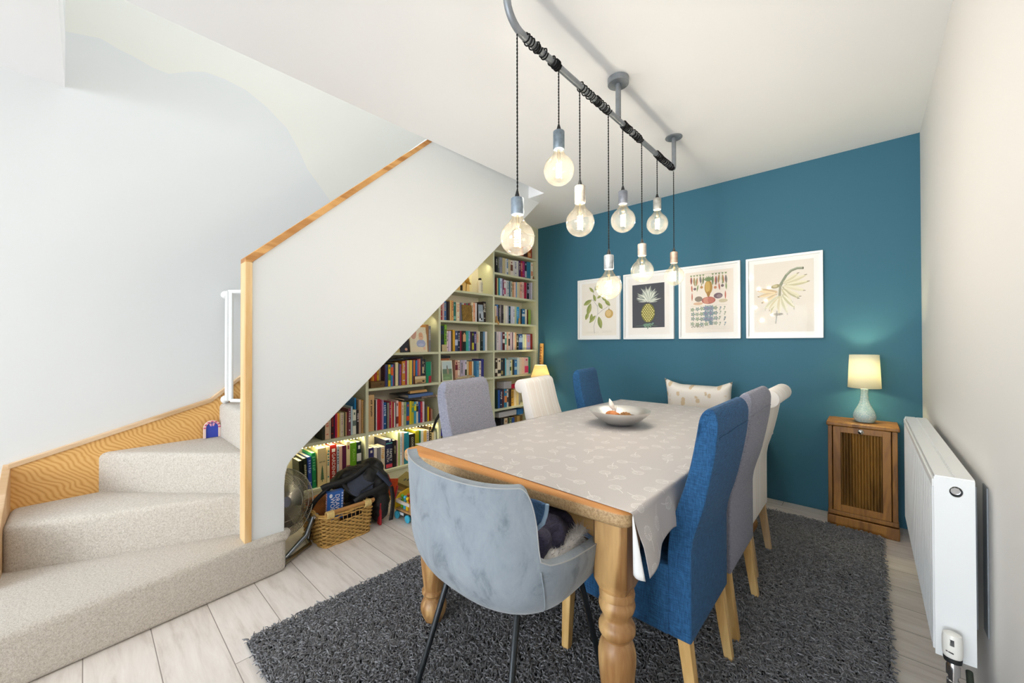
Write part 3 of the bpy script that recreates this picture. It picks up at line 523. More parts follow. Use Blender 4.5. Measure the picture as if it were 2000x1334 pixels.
for u,v in ((0,0),(1,0),(1,1),(0,1)):
    p=inset(u,v)+(Vector((.014,0)) if (u,v)==(1,0) else Vector((0,0))); mb=MB(); h=.053
    ch=.012; q=[(-h,-h+ch),(-h+ch,-h),(h-ch,-h),(h,-h+ch),(h,h-ch),(h-ch,h),(-h+ch,h),(-h,h-ch)]
    mb.prism([(p.x+a,p.y+b) for a,b in q],.515,.70,'z')
    q2=[(a*.6,b*.6) for a,b in q]; n=8
    mb.add([(p.x+a,p.y+b,.515) for a,b in q]+[(p.x+a*.78,p.y+b*.78,.487) for a,b in q],[(i,(i+1)%n,(i+1)%n+n,i+n) for i in range(n)])
    pr=[(.040,.492),(.049,.485),(.0515,.474),(.0505,.463),(.046,.459),(.047,.454),(.0515,.448),(.0525,.438),(.049,.425),(.042,.412),(.0385,.403),(.040,.396),(.048,.388),(.053,.376),(.0525,.363),(.046,.352),(.040,.347),(.0385,.341),(.044,.333),(.050,.320),(.054,.300),(.0535,.27),(.049,.22),(.044,.18),(.042,.158),(.049,.152),(.050,.143),(.044,.136),(.036,.130),(.036,.122),(.045,.112),(.054,.092),(.055,.075),(.050,.055),(.040,.034),(.034,.018),(.032,.0)]
    mb.lathe(pr,28,T((p.x,p.y,0))); mb.build('leg',M_tleg,tb,smooth=True,ang=35)
A,B,Cc,D=[inset(*q) for q in ((0,0),(1,0),(1,1),(0,1))]
def apron(a,b,name='apron'):
    d=(b-a); L=d.length; ang=math.atan2(d.y,d.x); mb=MB(); M=T((a.x,a.y,0),0,0,ang)
    mb.box(.05,L-.05,-.012,.012,.575,.70,M); mb.box(.05,L-.05,-.024,.002,.575,.590,M); return mb.build(name,M_tapr,tb,bevel=.002),M,L
apron(A,B);apron(B,Cc);apron(D,A);apron(Cc,D)
# drawer in the near apron
d=(B-A); ang=math.atan2(d.y,d.x); M=T((A.x,A.y,0),0,0,ang)
mb=MB(); x0,x1=.19,.60
mb.box(x0,x1,-.026,-.013,.592,.698,M); mb.box(x0,x1,-.034,-.024,.592,.606,M); mb.box(x0,x1,-.034,-.024,.686,.698,M); mb.box(x0,x0+.016,-.034,-.024,.592,.698,M); mb.box(x1-.016,x1,-.034,-.024,.592,.698,M)
dr=mb.build('drawer',M_tapr,tb,bevel=.0015)
mb=MB(); mb.lathe([(.006,0),(.008,.01),(.017,.016),(.020,.024),(.016,.033),(.004,.036)],16,M@T(((x0+x1)/2+.10,-.024,.645),PI/2)); k=mb.build('knob',plain('cdb68c',.4,0,.06,30),dr,smooth=True)
# ---------------------------------------------------------------- tablecloth
def cloth_mat():
    t=NT('dandelion_tablecloth'); uv=t.n('UVMap'); mp=t.n('Mapping'); t.l(uv.outputs[0],mp.inputs[0]); mp.inputs['Scale'].default_value=(10.5,10.5,1)
    vo=t.n('TexVoronoi',voronoi_dimensions='2D'); t.l(mp.outputs[0],vo.inputs['Vector']); vo.inputs['Scale'].default_value=1; vo.inputs['Randomness'].default_value=.55
    d=t.n('VectorMath',operation='SUBTRACT'); t.l(mp.outputs[0],d.inputs[0]); t.l(vo.outputs['Position'],d.inputs[1])
    sc=t.n('SeparateColor'); t.l(vo.outputs['Color'],sc.inputs[0])
    ro=t.n('VectorRotate',rotation_type='Z_AXIS'); t.l(d.outputs[0],ro.inputs['Vector']); t.l(t.math('MULTIPLY',sc.outputs[0],6.28),ro.inputs['Angle'])
    sp=t.n('SeparateXYZ'); t.l(ro.outputs[0],sp.inputs[0]); x,y=sp.outputs[0],sp.outputs[1]
    hy=t.math('SUBTRACT',y,.12)                       # head centre
    r=t.math('SQRT',t.math('ADD',t.math('MULTIPLY',x,x),t.math('MULTIPLY',hy,hy)))
    an=t.math('ARCTAN2',hy,x)
    sp_=t.math('GREATER_THAN',t.math('SINE',t.math('MULTIPLY',an,19)),.5)
    R=t.math('MULTIPLY_ADD',t.math('SINE',t.math('MULTIPLY',an,5)),.02,.20)
    head=t.math('MULTIPLY',t.math('MULTIPLY',sp_,t.math('LESS_THAN',r,R)),t.math('MULTIPLY_ADD',r,2.8,.25))
    tip=t.math('MULTIPLY',t.math('LESS_THAN',t.math('ABSOLUTE',t.math('SUBTRACT',r,.19)),.018),t.math('GREATER_THAN',t.math('SINE',t.math('MULTIPLY',an,17)),-.3))
    cx=t.math('ADD',x,t.math('MULTIPLY',t.math('MULTIPLY',y,y),.5))
    stem=t.math('MULTIPLY',t.math('LESS_THAN',t.math('ABSOLUTE',cx),.013),t.math('MULTIPLY',t.math('LESS_THAN',y,.1),t.math('GREATER_THAN',y,-.42)))
    k=t.math('MINIMUM',t.math('ADD',t.math('ADD',head,t.math('MULTIPLY',tip,.55)),t.math('MULTIPLY',stem,.9)),1)
    n=t.noise(t.coord(),500,2); base=t.mix(n,srgb((184,178,176)),srgb((198,192,190)))
    t.col(t.mix(t.math('MULTIPLY',k,.72),base,srgb((240,237,234)))); t.set(Roughness=.42)
    t.bump(t.noise(t.coord(),5,2),.12,.01); return t.m
M_cloth=cloth_mat()
cl=None
# cloth plan (world): covers the top except the near strip; hangs over the right edge
K0=Vector((-1.484,.988));K1=Vector((-.468,1.0-.030));K3=Vector((-1.438,2.872));K2=Vector((-.472,2.905))
NU,NV=72,96
def cloth_pt(u,v):
    """u 0..1 across the top then 1..1+ drape"""
    top=min(u,1); p=K0.lerp(K1,top).lerp(K3.lerp(K2,top),v)
    e0=C1+Vector((.004,0)); 
    z=.7525
    if u<=1:
        z+=.0012*sin(9*v*PI)*max(0,sin(5*u))
        if v>.99: z-=.004
        return Vector((p.x,p.y,z))
    s=(u-1)           # metres down
    L=.175-.03*v
    # near corner hangs lower and flares, folding out
    ed=K1.lerp(K2,v)
    w=max(0,1-v/.09)
    out=.006+.012*(1-math.exp(-s*14))+.03*s*w*1.2
    fold=.008*sin(v*46)*min(1,s*8)
    rr=.012
    zz=z-(s-rr*.4 if s>rr else s*s/(2*rr)*.8)
    xx=ed.x+min(s,rr)*.8+out*min(1,s*10)+fold
    yy=ed.y+s*(.28*w)
    return Vector((xx,yy,zz))
mb=MB(); vs=[];fs=[];uvs=[]
us=[i/48 for i in range(49)]
nd=26
vv=[(j/(NV-1))**1.35 for j in range(NV)]
for v in vv:
    L=.128+.062*max(0,1-v/.13)**1.0
    row=us+[1+L*(k+1)/nd for k in range(nd)]
    for u in row:
        p=cloth_pt(u,v); vs.append(p); uvs.append((u if u<=1 else u,v*1.93))
nr=49+nd
for j in range(NV-1):
    for i in range(nr-1): fs.append((j*nr+i,j*nr+i+1,(j+1)*nr+i+1,(j+1)*nr+i))
me=bpy.data.meshes.new('tablecloth'); me.from_pydata([tuple(p) for p in vs],[],fs)
ul=me.uv_layers.new(name='UVMap')
for lp in me.loops: ul.data[lp.index].uv=uvs[lp.vertex_index]
me.materials.append(M_cloth); me.materials.append(plain('f0efee',.6))
for q in me.polygons: q.use_smooth=True
cl=bpy.data.objects.new('tablecloth',me); COL.objects.link(cl)
q=cl.modifiers.new('solid','SOLIDIFY'); q.thickness=.0012; q.offset=-1; q.material_offset=1
tag(cl,'grey wipe-clean tablecloth printed with white dandelions, draped over the right edge of the table','tablecloth')
mb=MB()
def flap(u,v):
    e=.19*v; return Vector((K1.x+.012+.014*v-.030*v*u,K1.y+.045*v-.004-.014*v*sin(PI*u*.8),.7525-e+.010*v*u))
mb.grid(8,16,flap); mb.build('turned_corner',plain('f3f3f2',.6,0,.01),cl,smooth=True,solid=.0012)
# ---------------------------------------------------------------- bowl and what lies in it
bwx,bwy=-1.0,1.965
mb=MB(); mb.lathe([(.035,0),(.045,.001),(.075,.008),(.110,.028),(.140,.052),(.160,.074),(.163,.080),(.160,.0795),(.137,.054),(.107,.031),(.072,.012),(.0,.006)],48,cap=False)
bw=mb.build('fruit_bowl',plain('dedcd8',.30,.8,.05,10,.08),smooth=True,ang=70,loc=(bwx,bwy,.7538)); tag(bw,'wide shallow brushed metal bowl standing on the tablecloth','bowl')
def item(name,mb,mats,loc,label,cat,group=None,**k):
    o=mb.build(name,mats,loc=loc,**k); tag(o,label,cat,group); return o
mb=MB(); mb.ball((0,0,0),(.038,.026,.022),18,12); mb.ball((.03,.003,.006),(.012,.01,.009),10,8)
item('seashell',mb,plain('c77b45',.5,0,.25,60,.3),(bwx-.045,bwy-.0,.802),'smooth orange-brown shell lying in the metal bowl','shell',smooth=True)
mb=MB()
for i in range(60):
    a=i*2.4; h=-.03+.06*i/60; r=.020*math.sqrt(max(0,1-(h/.034)**2)); mb.ball((h,r*cos(a),r*sin(a)),(.004,.005,.005),6,4)
mb.ball((0,0,0),(.03,.015,.015),10,8)
item('pine_cone',mb,plain('b98958',.7,0,.2,60),(bwx+.035,bwy+.0,.802),'long tan pine cone lying beside the orange shell in the bowl','pine cone',smooth=True)
mb=MB(); 
for i in range(5): mb.tube([(0,0,0),(.006*cos(i*1.3),.006*sin(i*1.3),.02),(.018*cos(i*1.3)-.01,.018*sin(i*1.3),.045)],[.004,.003,.001],6)
mb.lathe([(.002,0),(.013,.02),(.015,.032),(.009,.052),(.001,.07)],12,T((-.012,0,.012),0,-.35))
item('dried_flower',mb,plain('e8e0d6',.7,0,.08,60),(bwx-.045,bwy+.035,.806),'white papery dried flower head standing up in the bowl','dried flower',smooth=True)
mb=MB(); mb.ball((0,0,0),(.016,.012,.012),8,6); mb.ball((-.008,.002,.004),(.008,.008,.008),8,6)
item('stone',mb,plain('55514c',.6,0,.2,60,.3),(bwx+.088,bwy-.02,.808),'small dark grey stone at the right inside the bowl','stone',smooth=True)
# ---------------------------------------------------------------- upholstered chairs (local: faces +x, rear plane x=0, y centred)
def rear(z,scroll=False):
    P=[(.28,0),(.586,0),(.693,-.035),(.82,-.061),(.90,-.074),(1.01,-.078)]
    for (a,b),(c,d) in zip(P,P[1:]):
        if z<=c: t_=(z-a)/(c-a); return b+(d-b)*max(0,t_)
    return P[-1][1]
def frontx(z):
    P=[(.28,.072),(.50,.072),(.581,.070),(.668,.050),(.756,.018),(.839,-.002),(.951,-.022),(1.01,-.030)]
    for (a,b),(c,d) in zip(P,P[1:]):
        if z<=c: t_=(z-a)/(c-a); return b+(d-b)*max(0,t_)
    return P[-1][1]
def sm(fn,z): return (fn(max(.28,z-.03))+fn(z)+fn(min(1.01,z+.03)))/3
def legs(t,mat,h=.30,w=.2):
    for s in (-1,1):
        mb=MB(); y=s*(w-.024)
        a=.018;b=.0135
        vs=[]
        for z,x,r in ((h,.028,.019),(.15,.008,.017),(0,-.014,.014)):
            vs+= [(x-r,y-r,z),(x+r,y-r,z),(x+r,y+r,z),(x-r,y+r,z)]
        fs=[(0,1,2,3),(11,10,9,8)]
        for k in range(2):
            for i in range(4): fs.append((k*4+i,k*4+4+i,k*4+4+(i+1)%4,k*4+(i+1)%4))
        mb.add(vs,fs); mb.build('leg',mat,t,bevel=.003)
        mb=MB(); vs=[]
        for z,x,r in ((h+.02,.455,.020),(0,.47,.0145)): vs+=[(x-r,y-r,z),(x+r,y-r,z),(x+r,y+r,z),(x-r,y+r,z)]
        mb.add(vs,[(0,1,2,3),(7,6,5,4)]+[(i,i+4,(i+1)%4+4,(i+1)%4) for i in range(4)]); mb.build('leg',mat,t,bevel=.003)
def parsons(name,label,mat,loc,rz,H=1.0,w=.205):
    t=thing(name,label,'chair',loc,rz)
    mb=MB(); zs=list(np.linspace(.28,H-.05,18))
    pr=[(sm(rear,z),z) for z in zs]; top=[]
    xa,xb=pr[-1][0],sm(frontx,zs[-1])
    for k in range(1,12):
        a=PI-PI*k/12; top.append(((xa+xb)/2+(xb-xa)/2*cos(a),zs[-1]+.05*sin(a)))
    fr=[(sm(frontx,z),z) for z in zs[::-1]]
    mb.prism(pr+top+fr,-w,w,'y')
    mb.v=[(x,math.copysign(abs(y)-.034*(1-math.sqrt(max(0,1-min(1,max(0,(z-(H-.075))/.076))**2))),y),z) for x,y,z in mb.v]
    b=mb.build('backrest',mat,t,bevel=.020,seg=4,smooth=True,ang=50)
    # seam piping lines
    mb=MB(); mb.tube([(rear(H-.07)-.001,-w+.022,H-.085),(rear(H-.07)-.001,w-.022,H-.085)],.0018,5); mb.build('seam',mat,b)
    mb=MB(); mb.prism([(.066,.281),(.49,.29),(.505,.30),(.510,.44),(.50,.478),(.47,.492),(.066,.50)],-w-.006,w+.006,'y')
    mb.build('seat',mat,t,bevel=.016,seg=3,smooth=True,ang=50)
    legs(t,M_legwood,.30,w); return t
def scroll(name,label,loc,rz,H=.965,w=.205):
    t=thing(name,label,'chair',loc,rz); mat=M_stripe; mb=MB()
    zs=list(np.linspace(.28,H-.075,16))
    R=.043; xr=sm(rear,zs[-1]); cx=-.034-R; cz=H-R
    pr=[(sm(rear,z),z) for z in zs]
    a0=-.5; sc=[(cx+R*cos(a),cz+R*sin(a)) for a in np.linspace(math.radians(-85),math.radians(-360),18)]
    pr2=pr+sc
    fr=[(sm(frontx,z)-.018*max(0,(z-.6)/.4),z) for z in zs[::-1]]
    fr=[(x,z) for x,z in fr]
    pr2=pr+sc+fr
    mb.prism(pr2,-w,w,'y'); b=mb.build('backrest',mat,t,bevel=.006,seg=2,smooth=True,ang=45)
    mb=MB(); mb.prism([(.066,.281),(.49,.29),(.505,.30),(.510,.44),(.50,.478),(.47,.492),(.066,.50)],-w-.006,w+.006,'y')
    mb.build('seat',mat,t,bevel=.014,seg=3,smooth=True,ang=50)
    legs(t,wood('beech_leg',(206,176,136),(178,144,102),'z',8,.45,3,2),.30,w); return t
RG=None
parsons('dining_chair','high-backed blue linen dining chair on the right side, nearest the camera',M_blue,(-.40,1.445,0),PI)
parsons('dining_chair','high-backed grey marl dining chair on the right, just behind the near blue one',M_grey,(-.405,1.93,0),PI)
scroll('dining_chair','cream striped scroll-back dining chair on the right, close to the blue-green wall',(-.435,2.455,0),PI)
parsons('dining_chair','high-backed grey marl dining chair on the left side, in front of the bookcase',M_grey,(-1.615,1.44,0),math.radians(13))
scroll('dining_chair','cream striped scroll-back dining chair on the left, between the grey and blue chairs',(-1.60,2.085,0),math.radians(12))
parsons('dining_chair','high-backed blue linen dining chair at the far left of the table by the teal wall',M_blue,(-1.565,2.62,0),math.radians(12))
# ---------------------------------------------------------------- velvet tub chair (local: faces +y)
tc=thing('tub_chair','blue-grey velvet tub chair with black sled legs at the near end of the table','chair',(-.885,.975,0),0)
def hrim(u):
    a=abs(u)
    if a<.30: return .838-.008*(1-(a/.30)**2)+ (.012 if u<0 else 0)*(a/.30)
    if a<.385:
        t_=(a-.30)/.085; return .636+.202*(max(0,1-max(0,t_)**2.3))**.5
    t_=(a-.385)/.615; return .606+.030*max(0,1-t_*1.6)+.012*t_+.012*max(0,1-t_*12)
def plan(u):
    """u -1..1 left front -> back -> right front; unit plan"""
    a=abs(u); s=1 if u>0 else -1
    if a<.58:
        th=(a/.58)*PI/2; e=.78
        return (s*.304*sin(th)**e if a>0 else 0, -.296+ .234*(1-max(0,cos(th))**.8))
    t_=(a-.58)/.42; return (s*(.304-.03*t_*t_), -.062+.285*t_)
def shell(u,v,inset=0):
    x,y=plan(u); h=hrim(u); zb=.456
    vv_=v; z=zb+(h-zb)*vv_
    t_=min(1,max(0,(z-zb)/.17)); k=.66+.34*math.sqrt(1-(1-t_)**2)
    lean=max(0,(z-.5))*.045
    yy=(y*k) - (lean if abs(u)<.6 else lean*.3)
    flare=1+.03*max(0,(z-.6)/.24)
    return Vector((x*k*flare,yy,z))
mb=MB(); nu,nv=161,22
vs=[shell(-1+2*i/(nu-1),j/(nv-1)) for j in range(nv) for i in range(nu)]
fs=[(j*nu+i,j*nu+i+1,(j+1)*nu+i+1,(j+1)*nu+i) for j in range(nv-1) for i in range(nu-1)]
mb.add(vs,fs)
sh_=mb.build('shell',M_velvet,tc,smooth=True,ang=80,solid=.030,off=-1)
q=sh_.modifiers.new('bev','BEVEL'); q.width=.015; q.segments=3; q.limit_method='ANGLE'
mb=MB(); mb.tube([shell(-1+2*i/240,1)*1.0+Vector((0,0,.001)) for i in range(241)],.0018,6); mb.build('piping',plain('a3a5a6',.7),tc,smooth=True)
# underside and seat pad
mb=MB(); rim=[shell(-1+2*i/(nu-1),0) for i in range(nu)]
pol=[(p.x*1.0,p.y) for p in rim]; mb.prism(pol,.444,.475,'z'); 
mb.build('seat_base',M_velvet,tc,bevel=.012,seg=3,smooth=True,ang=50)
rim=[shell(-1+2*i/(nu-1),.5) for i in range(nu)]
mb=MB(); mb.prism([(p.x*.80,p.y*.80+.01) for p in rim],.475,.535,'z'); mb.build('seat_cushion',M_velvet,tc,bevel=.02,seg=3,smooth=True,ang=50)
mb=MB(); e=.0
for s_ in (1,-1):
    mb=MB(); us_=[s_*.62]*12; mb.tube([shell(s_*(.44-.05*t_),t_*.9)*1.004+Vector((0,0,0)) for t_ in np.linspace(0.02,.96,14)],.0022,6); mb.build('seam',M_velvet,tc,smooth=True)
M_sled=flat('2f3336',.35,.6)
for s_ in (1,-1):
    x=s_*.205; mb=MB(); xt=s_*.15
    pts=[(xt-s_*.02,-.13,.45),(xt,-.15,.435),(x-s_*.008,-.262,.06),(x,-.268,.03),(x,-.255,.014),(x,-.22,.011),(x,.20,.011),(x,.232,.014),(x,.246,.03),(x-s_*.004,.236,.06),(xt,.16,.435),(xt-s_*.02,.14,.45)]
    mb.tube(pts,.0098,10); mb.build('sled_leg',M_sled,tc,smooth=True,ang=60)
mb=MB(); mb.tube([(-.15,-.14,.442),(.15,-.14,.442)],.009,8); mb.tube([(-.15,.15,.442),(.15,.15,.442)],.009,8); mb.build('under_frame',M_sled,tc,smooth=True)
# ---------------------------------------------------------------- clothes on the tub chair
def lump(name,pts,r,mats,label,cat,loc=(0,0,0),n=14,disp=.01,seed=1,flatz=1):
    mb=MB()
    for c,rr in zip(pts,r): mb.ball(c,rr,n,10)
    o=mb.build(name,mats,loc=loc,smooth=True)
    q=o.modifiers.new('rm','REMESH'); q.mode='VOXEL'; q.voxel_size=.007; q.use_smooth_shade=True
    tx=bpy.data.textures.new(name,'CLOUDS'); tx.noise_scale=.035
    q=o.modifiers.new('d','DISPLACE'); q.texture=tx; q.strength=disp; q.mid_level=.5
    q=o.modifiers.new('s','SMOOTH'); q.iterations=3
    return tag(o,label,cat)
M_denim=weave('denim',(64,100,138),(30,58,92),1.6)
M_navy=weave('navy_knit',(70,66,92),(30,30,48),1.2)
lump('coat',[(-.06,-.02,.0),(.05,.0,.02),(.10,.03,.04),(-.08,.08,.03),(.06,.12,.03),(.12,-.05,.04)],[(.10,.09,.045),(.09,.09,.05),(.06,.07,.05),(.08,.08,.05),(.07,.08,.045),(.045,.05,.045)],M_navy,'dark purple-navy quilted child coat crumpled on the velvet chair seat','coat',(-.81,.90,.598),disp=.035)
def den(u,v):
    x=-.10+.20*u; lo=-.045+.055*max(0,(u-.55)/.45)**2; z=lo+(.055-lo)*v; return Vector((x,.010*sin(u*7+v*2)+.02*v,z))
mb=MB(); mb.grid(20,10,den); o=mb.build('denim_jacket',M_denim,smooth=True,solid=.012,loc=(-.755,.835,.70)); tag(o,'folded blue denim garment with pale stitched hem, leaning inside the velvet chair','denim jacket')
mb=MB(); mb.tube([den(t_,0) for t_ in np.linspace(0,1,18)]+[den(1,.35),den(1,.7),den(1,1)],.0065,8); mb.build('hem',plain('8fa9c2',.8),o,smooth=True)
# fur trim
mb=MB(); path=[Vector(p) for p in ((-.725,.80,.555),(-.695,.835,.575),(-.665,.875,.585),(-.655,.93,.592),(-.655,.99,.606),(-.655,1.04,.622))]
mb.tube(path,[.022,.034,.034,.024,.021,.016],10)
for i in range(2600):
    t_=rng.random()*(len(path)-1.001); k=int(t_); c=path[k].lerp(path[k+1],t_-k); r=[.022,.034,.034,.024,.021,.016][k]
    d=Vector(rng.normal(size=3)); d.normalize(); b=c+d*r*.8; e_=b+d*.016+Vector(rng.normal(size=3))*.006
    s1=d.orthogonal().normalized()*.0011; s2=d.cross(s1).normalized()*.0011
    mb.add([b+s1,b-s1*.5+s2,b-s1*.5-s2,e_],[(0,1,3),(1,2,3),(2,0,3)])
o=mb.build('fur_trim',plain('e6e4e2',.9,0,.1,80),smooth=True); tag(o,'white fluffy faux fur hood trim lying on the right arm side of the velvet chair','fur trim')
mb=MB(); mb.box(-.028,.028,-.018,.018,0,.0012,T((-.632,1.035,.618),.25,.35,.3)); o=mb.build('care_label',flat('5c7ba6',.5)); tag(o,'small blue fabric label sticking out beside the white fur trim','label')
# ---------------------------------------------------------------- rug
RX0,RX1,RY0,RY1=-1.835,.055,.44,3.26
rg=thing('rug','large shaggy charcoal grey rug under the dining table','rug',((RX0+RX1)/2,(RY0+RY1)/2,0))
mb=MB(); a,b=(RX1-RX0)/2,(RY1-RY0)/2; mb.box(-a,a,-b,b,.001,.009); mb.build('backing',plain('2f3136',.95),rg)
def pile(n):
    x=rng.uniform(-a,a,n); y=rng.uniform(-b,b,n)
    ang_=rng.uniform(0,2*PI,n)+1.1*np.sin(x*5+3)+1.0*np.cos(y*6); ln=rng.uniform(.014,.028,n); hh=rng.uniform(.012,.021,n); w=rng.uniform(.0012,.0021,n)
    dx,dy=np.cos(ang_),np.sin(ang_); base=np.stack([x,y,np.full(n,.008)],1)
    mid=base+np.stack([dx*ln*.35,dy*ln*.35,hh],1); end=base+np.stack([dx*ln,dy*ln,hh*rng.uniform(.45,1.15,n)],1)
    side=np.stack([-dy*w,dx*w,np.zeros(n)],1); up=np.stack([np.zeros(n),np.zeros(n),w*1.5],1)
    V=np.stack([base-side,base+side,base+up, mid-side*1.15-up*.5,mid+side*1.15-up*.5,mid+up, end-side*.8-up*.5,end+side*.8-up*.5,end+up],1).reshape(-1,3)
    Q=np.array([[0,1,4,3],[1,2,5,4],[2,0,3,5],[3,4,7,6],[4,5,8,7],[5,3,6,8]]); 
    Fq=(Q[None]+9*np.arange(n)[:,None,None]).reshape(-1,4); Tn=(np.array([6,7,8])[None]+9*np.arange(n)[:,None])
    return V,Fq,Tn
V,Fq,Tn=pile(150000)
me=bpy.data.meshes.new('pile'); nq,nt=len(Fq),len(Tn)
me.vertices.add(len(V)); me.vertices.foreach_set('co',V.astype(np.float32).ravel())
me.loops.add(nq*4+nt*3); me.loops.foreach_set('vertex_index',np.concatenate([Fq.ravel(),Tn.ravel()]).astype(np.int32))
me.polygons.add(nq+nt); st_=np.concatenate([np.arange(nq)*4,nq*4+np.arange(nt)*3]).astype(np.int32); me.polygons.foreach_set('loop_start',st_)
try: me.polygons.foreach_set('loop_total',np.concatenate([np.full(nq,4),np.full(nt,3)]).astype(np.int32))
except Exception: pass
me.polygons.foreach_set('use_smooth',np.ones(nq+nt,dtype=bool)); me.update(calc_edges=True)
t=NT('shaggy_grey_pile'); gi=t.n('NewGeometry'); t.col(t.ramp(gi.outputs['Random Per Island'],[(0,srgb((94,93,96))),(.35,srgb((114,114,118))),(.7,srgb((132,133,137))),(1,srgb((152,153,157)))])); t.set(Roughness=.8); t.b.inputs['Sheen Weight'].default_value=.3
me.materials.append(t.m); po=bpy.data.objects.new('pile',me); COL.objects.link(po); po.parent=rg; po['kind']='stuff'
# ---------------------------------------------------------------- pendant light
M_glass=None
def glass_mat(name,tint,base=.03,rough=.02,fr=.75,frost=0):
    t=NT(name); tr=t.n('BsdfTransparent'); tr.inputs[0].default_value=tint; gl=t.n('BsdfGlossy'); gl.inputs['Roughness'].default_value=rough
    lw=t.n('LayerWeight'); lw.inputs[0].default_value=.35; k=t.math('MULTIPLY_ADD',lw.outputs['Fresnel'],fr,base); k=t.math('MINIMUM',k,1)
    tl=t.n('BsdfTranslucent'); tl.inputs[0].default_value=(1,.9,.74,1); m0=t.n('MixShader'); m0.inputs[0].default_value=frost; t.l(tr.outputs[0],m0.inputs[1]); t.l(tl.outputs[0],m0.inputs[2])
    mx=t.n('MixShader'); t.l(k,mx.inputs[0]); t.l(m0.outputs[0],mx.inputs[1]); t.l(gl.outputs[0],mx.inputs[2]); t.l(mx.outputs[0],t.o.inputs[0]); return t.m
M_bulb=glass_mat('amber_bulb_glass',(1,.94,.81,1),.03,.03,.35,.02)
M_pane=glass_mat('picture_glass',(1,1,1,1),.0,.05,.10)
M_fil=emit('ffd9a0',22,'filament_glow')
PX=-.917; PZ=2.315
pd=thing('pendant_light','long galvanised pipe ceiling light with eight hanging amber globe bulbs over the table','pendant light',(PX,1.8,CZ))
def L(y,z,x=0): return Vector((x,y-1.8,z-CZ))
mb=MB(); r=.0135
pts=[L(.978,2.52),L(.980,2.42)]
for k in range(9):
    a=PI*k/16; pts.append(L(.982+.085-.085*cos(a),PZ+.085-.085*sin(a)))
pts+=[L(1.5,PZ),L(2.0,PZ),L(2.535,PZ)]
for k in range(1,6):
    a=PI/2*k/5; pts.append(L(2.535+.025*sin(a),PZ+.025-.025*cos(a)))
pts.append(L(2.56,2.52)); mb.tube(pts,r,16); mb.build('rail_pipe',M_steel,pd,smooth=True)
mb=MB(); mb.tube([L(1.80,PZ+.01),L(1.80,2.5)],r,16); mb.build('support_pipe',M_steel,pd,smooth=True)
mb=MB(); mb.lathe([(.050,-.030),(.052,-.028),(.052,-.001),(.02,-.0005)],32,T(L(1.80,CZ))); mb.lathe([(.004,-.033),(.004,-.029)],8,T(L(1.83,CZ,.028))); mb.build('ceiling_rose',M_steel,pd,smooth=True)
for y in (2.56,.978):
    mb=MB(); mb.lathe([(.050,-.006),(.052,-.004),(.052,-.001),(.02,-.0005)],32,T(L(y,CZ)));
    for a in (0,PI/2,PI,PI*1.5): mb.lathe([(.004,-.009),(.005,-.006)],8,T(L(y,CZ)+Vector((.036*cos(a),.036*sin(a),0))))
    mb.build('ceiling_rose',M_steel,pd,smooth=True)
M_cord=plain('0e0f10',1,0,.1,200,.4,300,'black_braided_cord')
def bulb_profile():
    R=.061; pr=[(.0002,-R)]
    for k in range(1,19):
        a=-PI/2+ (PI/2+.98)*k/18; pr.append((R*cos(a),R*sin(a)))
    x,z=pr[-1]
    pr+=[(.028,.059),(.0225,.068),(.0185,.078),(.0165,.088),(.0155,.094)]
    return pr
BUL=[(1.035,1.713,1.51),(1.288,2.053,1.835),(1.444,1.877,1.659),(1.697,1.619,1.407),(1.846,1.970,1.761),(2.072,1.743,1.533),(2.285,2.053,1.842),(2.552,1.780,1.565)]
for i,(y,zt,zb) in enumerate(BUL):
    cz=zb+.061; so=cz+.083
    # cord: two twisted strands
    mb=MB()
    for s_ in (0,PI):
        n=int((PZ-zt)/.004); mb.tube([L(y,PZ-r-(PZ-r-zt-.02)*k/n)+Vector((.0016*cos(s_+k*.9),.0016*sin(s_+k*.9),0)) for k in range(n+1)],.0017,5)
    mb.build('cord',M_cord,pd,smooth=True)
    mb=MB(); h=zt-so
    mb.lathe([(.0215,0),(.023,.002),(.023,h-.002),(.0215,h)],24,T(L(y,so)))
    ho=mb.build('lamp_holder',[plain(('8d9aa6','7d8a94','c4bdb2','a4a9ae','868b96','b8b0a8','b0b0ac','a89488')[i],.55,.55,.22,50,.15,90)],pd,smooth=True)
    mb=MB(); mb.lathe([(.010,0),(.0085,.012),(.005,.024),(.003,.030)],14,T(L(y,zt))); mb.build('cord_grip',M_black,ho,smooth=True)
    mb=MB(); mb.lathe(bulb_profile(),32,T(L(y,cz)),cap=False); b=mb.build('bulb',M_bulb,pd,smooth=True,ang=80)
    mb=MB(); mb.tube([L(y,cz+.030-.062*k/112)+Vector(((.0105)*cos(k*.40),(.0105)*sin(k*.40),0)) for k in range(113)],.0019,6); mb.build('filament',M_fil,b,smooth=True)
    mb=MB(); mb.lathe([(.004,0),(.006,.02),(.0055,.05)],10,T(L(y,cz+.03))); 
    for s_ in (-1,1): mb.tube([L(y,cz+.035)+Vector((.004*s_,0,0)),L(y,cz+.028)+Vector((.010*s_,0,0))],.0006,5)
    mb.build('glass_stem',glass_mat('clear_glass_stem_%d'%i,(1,.95,.85,1),.1) if i==0 else bpy.data.materials['clear_glass_stem_0'],b,smooth=True)
    point('bulb_light',(PX,y,cz-.012),8,.014,(1,.98,.97))
